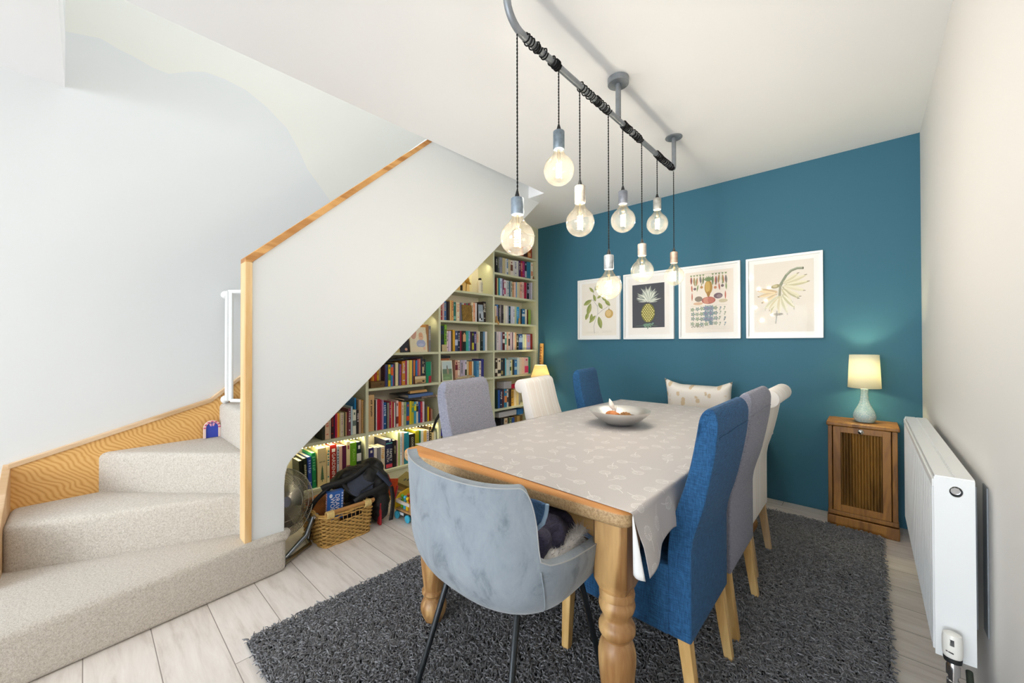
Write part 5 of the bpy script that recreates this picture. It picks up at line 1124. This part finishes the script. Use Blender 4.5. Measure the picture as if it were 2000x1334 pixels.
# game box in basket
gb=thing('game_box','blue children game box with white lettering standing in the wicker basket','game box',(-2.418,.993,.12),-.15)
mb=MB(); mb.box(-.034,.0,-.004,.088,.0,.178,T((0,0,0),0,.10)); mb.box(-.030,-.004,-.0045,-.0035,.004,.172,T((0,0,0),0,.10),mi=1); bxo=mb.build('box',[plain('2f66b8',.35,0,.05),flat('b8406a',.4)],gb,bevel=.001)
MT=T((0,0,0),0,.10)
text('DRAW','title',.036,flat('f6f2f4',.4),bxo,MT@T((.0006,.052,.105))@TM@Matrix.Rotation(-PI/2,4,'Z'))
text('WORM','title',.036,flat('f6f2f4',.4),bxo,MT@T((.0006,.025,.085))@TM@Matrix.Rotation(-PI/2,4,'Z'))
mb=MB(); mb.ball((0,.016,.155),(.0006,.009,.013),12,8,M=MT); 
for k in range(9): mb.box(0,.0006,.078,.084,.02+k*.017,.03+k*.017,MT)
mb.build('logo_oval',flat('e6ecf8',.4),bxo)
mb=MB()
for k in range(11): mb.box(-.031+.004*(k%3),-.012+.004*(k%2),-.0052,-.0044,.010+k*.015,.018+k*.015,MT)
mb.build('side_lettering',flat('eef0f8',.4),bxo)
mb=MB(); mb.box(-.05,.0,-.055,.055,0,.19,T((0,0,0),.05,-.2,.2)); mb.box(-.045,-.004,-.0555,-.054,.02,.18,T((0,0,0),.05,-.2,.2),mi=1)
o=mb.build('picture_book',[plain('b8743c',.5,0,.35,18),plain('c0482e',.5,0,.3,18)],loc=(-2.50,1.0,.06),bevel=.002); tag(o,'orange and brown patterned storybook standing in the wicker basket','storybook')
mb=MB(); mb.box(-.04,.04,-.05,.05,0,.13); mb.lathe([(.018,0),(.018,.02),(.012,.022)],16,T((.03,.02,.13))); o=mb.build('black_bag',plain('1c1e26',.45,0,.1),loc=(-2.43,1.15,.05),bevel=.012,smooth=True); tag(o,'small black zipped pouch lying in the basket beside the blue game box','pouch')
# ---------------------------------------------------------------- fan
fa=thing('floor_fan','chrome floor fan with wire cage tucked under the stairs','fan',(-2.49,.745,0))
Mf=T((0,0,.285),0,PI/2-.28,.25)
def fp(r,a,z): return Mf@Vector((r*cos(a),r*sin(a),z))
mb=MB(); RR=.185
for r,z in ((RR,-.045),(RR,.045),(RR*.8,.062),(RR*.55,.072),(RR*.25,.078)): mb.tube([fp(r,2*PI*k/48,z) for k in range(48)],.0028 if r==RR else .0017,6,closed=True)
for k in range(120):
    a=2*PI*k/120; mb.tube([fp(.03,a,.08),fp(RR*.5,a+.08,.074),fp(RR*.85,a+.10,.060),fp(RR,a+.1,.045),fp(RR,a+.1,-.045),fp(RR*.7,a,-.07),fp(.03,a-.1,-.08)],.0013,4)
mb.build('wire_cage',flat('a8a294',.3,.85),fa,smooth=True)
for k in range(4):
    a0=k*PI/2; mb=MB(); mb.grid(6,6,lambda u,v:fp(.035+.12*v,a0+(u-.5)*(.9-.1*v),.018*(u-.5)*2)); mb.build('blade',flat('6e6a62',.4,.6),fa,smooth=True,solid=.002)
mb=MB(); mb.lathe([(.035,-.07),(.045,-.06),(.045,.01),(.03,.03),(.001,.035)],20,Mf); mb.build('motor',flat('3c3a36',.5,.3),fa,smooth=True)
mb=MB(); mb.lathe([(.0,.080),(.028,.081),(.028,.085),(.0,.086)],20,Mf); mb.build('badge',M_chrome,fa,smooth=True)
M_fst=flat('8d959c',.25,.9)
mb=MB(); mb.tube([(.06,.17,.17),(.09,.12,.09),(.13,.0,.025)],[.016,.013,.012],10); mb.build('stand_arm',M_fst,fa,smooth=True)
mb=MB(); mb.lathe([(.016,0),(.018,.004),(.014,.012),(.001,.014)],16,T((.075,.18,.178),0,PI/2)); mb.build('tilt_knob',M_chrome,fa,smooth=True)
mb=MB(); mb.tube([(.17,-.03,.014),(.05,.155,.014),(-.10,.18,.014)],.0125,10); mb.build('foot_bar',flat('a39a86',.25,.9),fa,smooth=True)
mb=MB(); mb.tube([(-.06,.17,.17),(-.02,.19,.10),(.0,.165,.025)],[.014,.012,.011],10); mb.build('stand_arm',M_fst,fa,smooth=True)
mb=MB(); mb.lathe([(.017,-.012),(.017,.012)],12,T((.165,-.022,.014),PI/2,0,-.57)); mb.build('rubber_foot',M_black,fa,smooth=True)
# ---------------------------------------------------------------- black carrier rucksack
M_nyl=plain('17181b',.55,0,.25,25,.4,35,'black_nylon'); M_nav=plain('2b3346',.6,0,.15,25)
cr=thing('child_carrier_rucksack','big black padded child carrier rucksack with loose straps, slumped behind the basket','rucksack',(-2.52,1.28,0))
def sub_lump(name,mat,par,balls,vox=.009,disp=.012):
    mb=MB()
    for c,r in balls: mb.ball(c,r,16,12)
    o=mb.build(name,mat,par,smooth=True); q=o.modifiers.new('rm','REMESH'); q.mode='VOXEL'; q.voxel_size=vox; q.use_smooth_shade=True
    q=o.modifiers.new('s','SMOOTH'); q.iterations=8
    tx=bpy.data.textures.new(name,'CLOUDS'); tx.noise_scale=.05; tx.noise_depth=4; q=o.modifiers.new('d','DISPLACE'); q.texture=tx; q.strength=disp; q.mid_level=.5; return o
sub_lump('body',M_nyl,cr,[((.06,.06,.13),(.10,.075,.13)),((.05,.05,.25),(.11,.09,.10)),((.02,-.02,.30),(.12,.10,.085)),((.0,-.10,.32),(.10,.09,.06)),((-.02,.06,.34),(.09,.08,.06)),((-.04,0,.15),(.10,.12,.14)),((-.02,-.16,.29),(.08,.06,.045))],.009,.03)
mb=MB(); mb.lathe([(.0,.0),(.05,.004),(.075,.016),(.080,.03)],28,T((.105,-.09,.285),.2,.95,.1)); mb.build('padded_seat',M_nav,cr,smooth=True,solid=.012)
def strap(pts,w,mat,name='strap',th=.004):
    P=[Vector(p) for p in pts]; Q=[]
    n=24
    def cr_(t):
        k=min(int(t),len(P)-2); f=t-k; p0=P[max(k-1,0)];p1=P[k];p2=P[k+1];p3=P[min(k+2,len(P)-1)]
        return .5*((2*p1)+(p2-p0)*f+(2*p0-5*p1+4*p2-p3)*f*f+(3*p1-p0-3*p2+p3)*f**3)
    Q=[cr_(i*(len(P)-1)/n*.9999) for i in range(n+1)]; mb=MB(); vs=[]
    for i,p in enumerate(Q):
        t=(Q[min(i+1,n)]-Q[max(i-1,0)]).normalized(); s=t.cross(Vector((1,0,.3))).normalized(); vs+=[p-s*w/2,p+s*w/2]
    mb.add(vs,[(2*i,2*i+1,2*i+3,2*i+2) for i in range(n)]); return mb.build(name,mat,cr,smooth=True,solid=th,off=0)
strap([(.12,-.33,.335),(.125,-.30,.345),(.12,-.20,.345),(.10,-.10,.36),(.06,0,.385)],.030,M_nyl,'shoulder_strap',.016)
strap([(.17,-.15,.215),(.175,-.10,.240),(.17,-.02,.250),(.15,.06,.26),(.10,.10,.27)],.035,M_nyl,'shoulder_strap',.018)
strap([(.11,-.20,.335),(.13,-.17,.28),(.15,-.12,.245),(.155,-.02,.235)],.022,M_nyl,'strap')
strap([(.135,.02,.35),(.155,.06,.30),(.165,.10,.25)],.026,M_nav,'strap',.003)
strap([(.10,-.25,.335),(.06,-.33,.26),(.03,-.37,.18)],.026,M_nyl,'strap')
strap([(.16,.105,.24),(.175,.11,.15),(.165,.10,.02)],.028,M_nyl,'strap')
mb=MB(); mb.box(.11,.150,.03,.045,.0,.15); mb.build('red_trim',plain('b01e2c',.5,0,.1),cr,bevel=.006)
mb=MB(); mb.tube([(.155,-.14,.20),(.17,-.11,.27),(.165,-.02,.30),(.12,.03,.33)],.004,8); mb.tube([(.08,.155,.03),(.115,.15,.20),(.09,.12,.30)],.005,8,mi=1); mb.build('wire_frame',[M_black,plain('b01e2c',.5)],cr,smooth=True)
# ---------------------------------------------------------------- toy trolley and boxes
ty=thing('toy_truck','wooden toy truck with turquoise wheels carrying coloured bottle pegs','toy truck',(-2.335,1.545,0),-PI/2+.08)
mb=MB(); mb.box(-.09,.085,-.085,.085,.022,.050); mb.build('chassis',M_black,ty,bevel=.003)
M_tw=wood('toy_wood',(206,164,112),(172,128,80),'x',14,.5,3,2)
mb=MB(); mb.box(-.09,.085,-.088,.088,.050,.062); mb.box(-.09,.085,.082,.090,.062,.125); mb.box(-.09,.085,-.090,-.082,.100,.122,mi=1); mb.box(.078,.087,-.088,.088,.100,.122,mi=1); mb.box(.078,.087,.06,.09,.06,.125); mb.build('wooden_body',[M_tw,flat('ddd5cc',.5)],ty,bevel=.0015)
mb=MB(); mb.prism([(-.10,.05),(.088,.05),(.088,.115),(.05,.150),(-.02,.165),(-.10,.150)],-.098,-.088,'y'); mb.build('yellow_side',flat('e8c020',.45),ty,bevel=.002)
for x,y in ((.092,-.06),(.092,.055)): mb=MB(); mb.lathe([(.004,0),(.023,.001),(.025,.004),(.025,.014),(.02,.016)],22,T((x-.006,y,.025),0,PI/2)); mb.build('wheel',flat('3fb4d6',.4),ty,smooth=True,ang=35)
mb=MB(); mb.box(.0852,.0864,-.05,.0,.028,.046); mb.build('sticker',flat('d8dce0',.5),ty)
for i,(x,y,c) in enumerate(((.05,-.06,'6ab82c'),(.055,-.025,'4ab8d8'),(.06,.01,'ecc820'),(.06,.048,'d8284c'),(.015,-.04,'e87828'),(.02,.0,'d83a9a'),(.02,.04,'e8a83c'),(-.03,-.02,'4a5ab0'),(-.03,.03,'b85a38'))):
    mb=MB(); mb.lathe([(.011,0),(.012,.004),(.012,.05),(.005,.058),(.005,.066),(.010,.070),(.012,.078),(.008,.086),(.001,.088)],14,T((x,y,.062))); o=mb.build('peg',flat(c,.4),ty,smooth=True,ang=40)
mb=MB(); mb.tube([(.10,-.10,.03),(.085,-.108,.10),(.04,-.13,.19)],.006,8); o=mb.build('pull_handle',flat('c42a3c',.5),ty,smooth=True)
mb=MB(); mb.box(-.06,.06,-.003,.003,0,.12,T((0,0,0),0,0,0)); o=mb.build('orange_pouch',plain('dc5a28',.6,0,.1),loc=(-2.56,1.475,.10)); o.rotation_euler=(0,.12,1.2); o.modifiers.new('sol','SOLIDIFY').thickness=.03; tag(o,'bright orange packet standing between the rucksack and the toy truck','packet')
def kbox(name,label,loc,rot,dim,col='b39a62',lid='8a7a40',cat='box'):
    t=thing(name,label,cat,loc); t.rotation_euler=rot; a,b,c=dim; mb=MB()
    mb.box(-a/2,a/2,-b/2,b/2,0,c); mb.build('carton',plain(col,.7,0,.08),t,bevel=.002)
    mb=MB(); mb.box(-a/2-.003,a/2+.003,-b/2-.003,b/2+.003,c-.02,c+.004); mb.build('lid',plain(lid,.7,0,.08),t,bevel=.002)
    mb=MB()
    for k in range(5): mb.box(-a*.3+k*a*.13,-a*.3+k*a*.13+.008,b/2+.002,b/2+.004,c*.3,c*.7)
    for k in range(4): mb.cbox((-.1*a+.02*k,-.02+.012*k,c+.0045),(.012,.03,.001)) 
    mb.build('printed_marks',flat('2a2620',.6),t); return t
kbox('cardboard_box','olive-brown cardboard box with black printed marks, tilted on top of the toy boxes',(-2.60,1.66,.115),(.15,.25,.45),(.13,.15,.05))
kbox('cardboard_box','plain flat grey-brown carton lying under the tilted cardboard box',(-2.61,1.64,.055),(0,0,.25),(.16,.17,.045),'a8a084','9a946c')
kbox('cardboard_box','tan cardboard box supporting the flat carton behind the toy truck',(-2.64,1.66,.0),(0,0,.05),(.15,.16,.045),'c09458','c8a068')
# ---------------------------------------------------------------- things on the shelves
def bc_item(name,mb,mats,loc,label,cat,rot=(0,0,0),**k):
    o=mb.build(name,mats,loc=loc,**k); o.rotation_euler=rot; return tag(o,label,cat)
mb=MB(); mb.lathe([(.027,0),(.029,.003),(.029,.110),(.022,.126),(.013,.132)],20); mb.lathe([(.016,.130),(.016,.144),(.013,.151),(.001,.153)],16,mi=1)
for k in range(8): mb.box(.0285,.0296,-.015,.015-(k%3)*.004,.02+.011*k,.0225+.011*k,mi=2)
bc_item('bottle',mb,[flat('ebe6d4',.4),M_black,flat('9a9484',.6)],(-2.86,2.66,1.693),'small cream lotion bottle with a black cap on the upper middle shelf','bottle',smooth=True,ang=40)
mb=MB(); mb.box(-.002,.002,-.12,.065,0,.25); mb.prism([(-.12,.25),(.065,.25),(-.02,.30)],-.002,.002,'x')
bc_item('kraft_card',mb,plain('e2c282',.7,0,.06),(-2.93,2.52,1.693),'large sand-coloured card standing on the upper middle shelf','card',(0,-.05,0))
mb=MB(); mb.ball((0,0,.115),(.022,.03,.028),14,10); mb.prism([(-.01,.14),(.045,.085),(.05,.078),(.0,.082)],-.010,.010,'x'); mb.tube([(0,0,.09),(0,-.006,.05),(0,-.010,.0)],.0035,6,mi=1)
bc_item('wooden_bird',mb,[plain('c8922c',.5,0,.1),plain('8a6228',.6)],(-2.875,2.50,1.693),'golden folded bird ornament on a thin stem on the upper middle shelf','ornament',smooth=True)
mb=MB(); mb.box(-.002,.002,-.05,.03,0,.26); bc_item('card',mb,plain('e4dcb4',.7,0,.05),(-2.95,2.61,1.693),'pale green-cream card leaning behind the lotion bottle','card',(0,-.08,0))
mb=MB(); mb.box(-.012,.012,-.005,.005,0,.055); bc_item('black_tin',mb,flat('26221c',.5),(-2.86,2.42,1.693),'small black object at the left end of the upper middle shelf','tin')
# twig picture / photo frame in D middle
mb=MB(); mb.box(-.006,.0,-.062,.062,0,.158); 
rs=random.Random(4)
for k in range(46):
    y=rs.uniform(-.05,.05); z=rs.uniform(.02,.14); a=rs.uniform(-1,1); c,s_=cos(a)*.022,sin(a)*.022
    mb.add([(.0004,y-c*.3,z-abs(s_)-.012),(.0004,y-c*.3+.003,z-abs(s_)-.012),(.0008,y+c+.003,z+.012),(.0008,y+c,z+.012)],[(0,1,2,3)],mi=1+k%2)
bc_item('woven_panel',mb,[plain('8a6a2a',.6,0,.3,40),flat('a8843c',.6),flat('6a4e1c',.6)],(-2.835,2.478,1.406),'dark gold panel with a twig pattern leaning against the books in the middle bay','decorative panel',(0,-.09,0))
def photo(name,label,loc,w,h,frame,bgs,rot,shapes=(),fw=.008):
    t=thing(name,label,'photo',loc); t.rotation_euler=rot
    mb=MB(); mb.box(-.008,0,-w/2,w/2,0,h); mb.build('frame',plain(frame,.5,0,.05),t,bevel=.001)
    mats=[];mb=MB(); n=len(bgs)
    for i,(c,a,b) in enumerate(bgs): mats.append(flat(c,.4)); mb.box(0,.0006,-w/2+fw,w/2-fw,fw+(h-2*fw)*a,fw+(h-2*fw)*b,mi=i)
    for j,(c,cy,cz,ry,rz_) in enumerate(shapes): mats.append(flat(c,.5)); mb.ball((.0007+.0003*j,cy,cz),(.0003,ry,rz_),14,8,mi=n+j)
    mb.build('photograph',mats,t); return t
photo('framed_photo','dark framed photo of a small dark figure on snow, right part of the middle bay',(-2.85,2.668,1.406),.080,.180,'2a1c18',[('b4c0cc',0,.6),('98a8b8',.6,1)],(0,-.05,.0),[('1e2430',-.012,.055,.010,.035),('e8e8ec',-.006,.025,.022,.012),('1e2430',.006,.03,.010,.012)],.006)
mb=MB(); mb.box(0,.004,-.028,.028,0,.062); bc_item('card',mb,plain('c8b48c',.6,0,.05),(-2.836,2.198,1.121),'small plain beige card in front of the green book in the middle bay','card',(0,-.06,0))
# baby photo print and neighbour
t=photo('photo_print','curled colour photo print of a baby in a pale blue top held by an arm',(-2.838,1.932,1.121),.170,.215,'ece4cc',[('ece2c6',0,1)],(.0,-.10,0),
  [('f2e8d0',.02,.12,.06,.09),('d8a894',-.05,.16,.03,.05),('aab4d8',.022,.072,.047,.036),('c2c8e4',.022,.062,.03,.012),('f0c09c',.024,.130,.024,.028),('e6b08c',.022,.150,.021,.018),('f4ccac',.021,.120,.014,.012),('7a5040',.015,.132,.003,.002),('7a5040',.031,.132,.003,.002),('d89080',.022,.117,.005,.002),('f0e2c4',0,.03,.075,.014),('f0c8ac',.052,.032,.014,.014)],.003)
photo('photo_print','small dark photo print of a hand at the left of the baby photo',(-2.842,1.80,1.121),.11,.12,'2c2830',[('2c2a38',0,1)],(0,-.12,.25),[('e0a890',.01,.025,.016,.012)],.004)
photo('framed_photo','white framed landscape photo of a heron-like bird over green hills, left of the grey chair',(-2.832,2.235,.849),.125,.190,'e6e2cc',[('7f9a72',0,.35),('6d8470',.35,.6),('c2d4d6',.6,1)],(0,-.10,0),[('6c6a60',.0,.125,.006,.022),('b09a84',.006,.09,.009,.03),('8fae80',-.01,.03,.04,.012)],.010)
photo('framed_photo','small dark framed sepia beach photo in front of coloured books',(-2.832,1.940,.849),.118,.070,'3a2018',[('c8a878',0,.62),('e6d2ac',.62,1)],(0,-.05,0),[('3a2c20',.03,.022,.012,.009),('8a6a48',-.01,.012,.03,.006)],.005)
mb=MB(); mb.box(-.07,.0,-.065,.05,0,.048); mb.box(-.071,.001,-.066,.051,.036,.039,mi=1); mb.box(.0,.003,.015,.025,.018,.034,mi=1); bc_item('wooden_box',mb,[wood('dark_box_wood',(122,90,44),(84,58,24),'y',14,.5,3,2),flat('3a2810',.5)],(-2.834,1.555,.849),'small dark wooden box with a clasp at the front left of a shelf','wooden box',bevel=.002)
mb=MB(); mb.box(0,.006,-.028,.028,0,.185); mb.box(.0062,.0068,.0,.028,0,.06,mi=1); mb.box(-.001,.0062,.026,.0285,0,.185,mi=2); bc_item('childrens_book',mb,[plain('16906a',.4,0,.08),flat('b03040',.4),flat('ece8e0',.5)],(-2.856,2.036,.849),'thin green and red picture book facing out beside the small beach photo','book')
# lying flat stacks
def flatbook(x,y,z,lx,ly,h,col,label,rz=0,pages=True):
    mb=MB(); mb.box(-lx,0,-ly/2,ly/2,0,.0025); mb.box(-lx,0,-ly/2,ly/2,h-.0025,h); mb.box(-.004,0,-ly/2,ly/2,.0025,h-.0025); mb.box(-lx+.004,-.004,-ly/2+.003,ly/2-.003,.0025,h-.0025,mi=1)
    o=mb.build('book',[plain(col,.5,0,.06,30),M_pages],loc=(x,y,z)); o.rotation_euler=(0,0,rz); return tag(o,label,'book')
z=SHZ['G']+.205
flatbook(-2.842,1.925,z,.15,.27,.018,'3c3a3c','charcoal book lying flat on top of the row under the wooden box')
flatbook(-2.838,1.950,z+.019,.14,.25,.026,'5a78b0','blue-grey book lying flat on the charcoal book, second in the pile')
flatbook(-2.88,1.86,z+.046,.13,.22,.008,'2c2c30','thin black folder lying on the blue-grey book')
mb=MB(); mb.box(-.03,0,-.09,.09,0,.012); mb.box(-.028,-.002,-.084,.086,.012,.020); bc_item('pencil_box',mb,wood('pencil_box_wood',(222,178,116),(196,146,84),'y',20,.5,3,2),(-2.85,1.935,z+.055),'pale wooden pencil box on top of the pile of flat books','pencil box',(0,0,.06),bevel=.001)
mb=MB(); mb.tube([(0,-.05,0),(0,.10,0)],.011,14); mb.lathe([(.0115,-.0),(.0115,.012),(.001,.0125)],14,T((0,.098,0),-PI/2),mi=1); bc_item('rolled_print',mb,[plain('77685c',.6,0,.3,40),flat('d8c4a0',.5)],(-2.835,2.0,z+.012),'brown rolled-up paper lying in front of the flat books','paper roll',smooth=True)
flatbook(-2.87,1.72,SHZ['F']+.205,.12,.17,.012,'202028','black notebook lying on top of the coloured row beside the small beach photo')
flatbook(-2.88,1.90,SHZ['F']+.215,.11,.20,.014,'1c1a30','dark navy notebook lying on the taller books under the baby photo shelf',.08)
flatbook(-2.85,2.215,SHZ['F']+.192,.12,.10,.016,'a8623c','brown paperback lying flat behind the white framed landscape photo')
flatbook(-2.86,2.225,SHZ['F']+.209,.12,.12,.024,'2c2c2e','black case lying on the brown paperback above the landscape photo')
mb=MB()
pts=[(0,-.12,.012),(0,-.07,.018),(.005,-.02,.022),(0,.03,.016),(0,.075,.026),(0,.12,.020)]; mb.tube(pts,[.006,.012,.014,.011,.012,.005],10); mb.tube([(0,.0,.02),(.0,.03,.035),(0,.055,.036)],[.008,.006,.003],8)
bc_item('driftwood',mb,plain('b8a888',.8,0,.2,40,.3),(-2.838,2.45,.850),'piece of pale driftwood lying in front of books on the middle bay','driftwood',smooth=True)
mb=MB(); mb.box(-.12,0,-.055,.055,0,.075); bc_item('storage_box',mb,plain('b8b6bc',.6,0,.03),(-2.85,3.06,SHZ['G']+.196),'pale grey square box on top of books in the right bay','box',bevel=.004)
mb=MB(); mb.prism([(-.05,0),(.05,0),(.02,.05),(-.045,.045)],-.03,0,'x'); bc_item('red_pouch',mb,plain('c01838',.6,0,.1),(-2.84,3.165,SHZ['G']+.190),'crimson pouch on top of books beside the pale grey box','pouch',bevel=.004)
mb=MB(); mb.box(-.15,0,-.135,.135,0,.055); bc_item('storage_box',mb,plain('b4b4bc',.6,0,.03),(-2.85,3.06,SHZ['H']+.222),'long pale lilac-grey box on top of the bottom row in the right bay','box',bevel=.003)
mb=MB(); mb.box(-.12,0,-.05,.05,0,.06); bc_item('storage_box',mb,plain('2a6aa8',.6,0,.05),(-2.85,3.26,SHZ['H']+.215),'blue box on top of the bottom row, right of the lilac-grey box','box',bevel=.003)
# tall spiral notebooks in leftmost bay
for i,(y0,y1,h,c,l) in enumerate(((1.401,1.421,.255,'dcb898','tall spiral-bound notebook with pink edge at the end of the upper leftmost shelf'),(1.423,1.440,.250,'cf9c3c','tall spiral-bound notebook with mustard cover against the upright'))):
    t=thing('spiral_notebook',l,'notebook',(-2.846,(y0+y1)/2,SHZ['G']+.0006)); w=(y1-y0)
    mb=MB(); mb.box(-.16,-.006,-w/2+.001,w/2-.001,0,h); mb.build('cover',plain(c,.5,0,.05),t)
    mb=MB()
    for k in range(34): mb.tube([Vector((-.006+.006*cos(a),(w/2-.001)*sin(a),.008+k*.0071)) for a in np.linspace(0,2*PI,9)[:-1]],.0009,4,closed=True)
    mb.build('spiral_binding',flat('e8dcd0',.4,.4),t)
mb=MB(); mb.box(-.16,0,-.006,.006,0,.27); bc_item('folder',mb,plain('1480c0',.4,0,.05),(-2.875,1.386,SHZ['G']+.001),'tall bright blue folder behind the black and white books, leftmost bay','folder')
# cream facing book with tree, bottom leftmost bay
t=thing('garden_book','thick cream book with a dark tree drawing on its spine, leaning on the bottom shelf','book',(-2.848,1.1335,SHZ['H']+.001)); t.rotation_euler=(.01,0,0)
mb=MB(); mb.box(-.19,0,-.030,.030,0,.268,mi=0); mb.box(-.186,-.004,-.0275,.0275,.002,.2685,mi=1); bo=mb.build('cover',[plain('ead49c',.5,0,.03),M_pages],t,bevel=.002)
mb=MB()
for k in range(7): mb.prism([(-.012+.0012*k,.045+.012*k),(.014-.0012*k,.045+.012*k),(.001,.075+.012*k)],0,.0008+.0001*k,'x')
mb.box(0,.0008,-.002,.003,.03,.05); mb.build('tree_drawing',flat('4a6a48',.6),bo)
text('BETTER','title',.012,flat('5a4a30',.5),bo,T((.0012,.002,.17))@TM)
# figurines on the D shelf
M_fig=plain('c89a58',.6,0,.2,60)
for (y,s_,l) in ((2.875,1.0,'small seated wooden figurine dangling its legs over the shelf edge'),(3.235,.9,'small pale cone-shaped figurine in front of blue books')):
    mb=MB(); mb.lathe([(.016*s_,0),(.017*s_,.012),(.010*s_,.04*s_),(.006*s_,.052*s_)],12); mb.ball((0,0,.060*s_),.011*s_,10,8)
    if s_==1: mb.tube([(.008,-.004,.012),(.022,-.004,.010),(.024,-.004,-.018)],.004,6); mb.tube([(.008,.006,.012),(.022,.006,.010),(.024,.007,-.02)],.004,6)
    bc_item('figurine',mb,M_fig,(-2.842 if s_<1 else -2.836,y,1.406),l,'figurine',smooth=True)
mb=MB(); mb.ball((0,0,.012),(.008,.010,.012),8,6); mb.ball((0,0,.028),.006,8,6); bc_item('figurine',mb,plain('8a5a28',.6,0,.2,60),(-2.836,3.475,1.928),'tiny brown figurine at the right end of the second shelf down','figurine',smooth=True)
# black strap hanging and bag on floor of middle bay
mb=MB(); mb.tube([(0,0,0),(.02,.03,.10),(.03,.07,.16),(.03,.12,.18)],[.010,.011,.013,.010],8); bc_item('bag_strap',mb,M_nyl,(-2.78,2.02,.43),'curved black padded strap hanging in front of the bookcase beside the grey chair','strap',smooth=True)
mb=MB(); mb.box(-.13,0,-.20,.20,0,.17); mb.box(.0,.004,-.03,.08,.10,.115,mi=1); bc_item('storage_box',mb,[plain('d8d6c8',.7,0,.04),M_black],(-2.835,2.42,SHZ['H']+.001),'off-white box with a dark handle low in the middle bay behind the grey chair','box',bevel=.006)
mb=MB(); mb.box(-.10,0,-.025,.025,0,.05); bc_item('small_box',mb,flat('3a34a8',.5),(-2.835,2.185,SHZ['H']+.255),'small violet-blue box in the middle bay beside the upright','box'); bpy.data.objects['small_box'].location.z=SHZ['H']+.172
# LED fairy light strings under the lit shelf
led=thing('led_string','string of tiny warm fairy lights stapled under the shelf above the bottom row','fairy lights',(XF-.012,1.46,SHZ['G']-.024))
mb=MB(); mb.tube([(0,y-1.46,.0012*sin(y*40)) for y in np.linspace(.82,2.11,50) if not 1.44<y<1.47],.0012,5); mb.build('wire',plain('d8d4c0',.5),led)
mb=MB()
for y in np.linspace(.83,1.43,26): mb.ball((0,y-1.46,-.003),.0028,6,4)
for y in np.linspace(1.48,2.10,20): mb.ball((0,y-1.46,-.003),.0028,6,4)
o=mb.build('led_beads',emit('fff0c0',14,'led_glow'),led); o['kind']='stuff'
for y0,y1,p in ((.82,1.43,0.95),(1.48,2.11,0.95)): 
    a_=area('led_strip_light',(XF-.03,(y0+y1)/2,SHZ['G']-.03),(0,0.5,0),.02,y1-y0,p,(1,.90,.58))
for y0,y1,z_,p in ((2.17,2.79,2.0,0.95*.8),(1.6,2.1,1.42,0.95*.5)): area('shelf_strip_light',(XF-.05,(y0+y1)/2,z_ if y0>2 else z_),(0,.6,0),.02,y1-y0,p,(1,.88,.55))
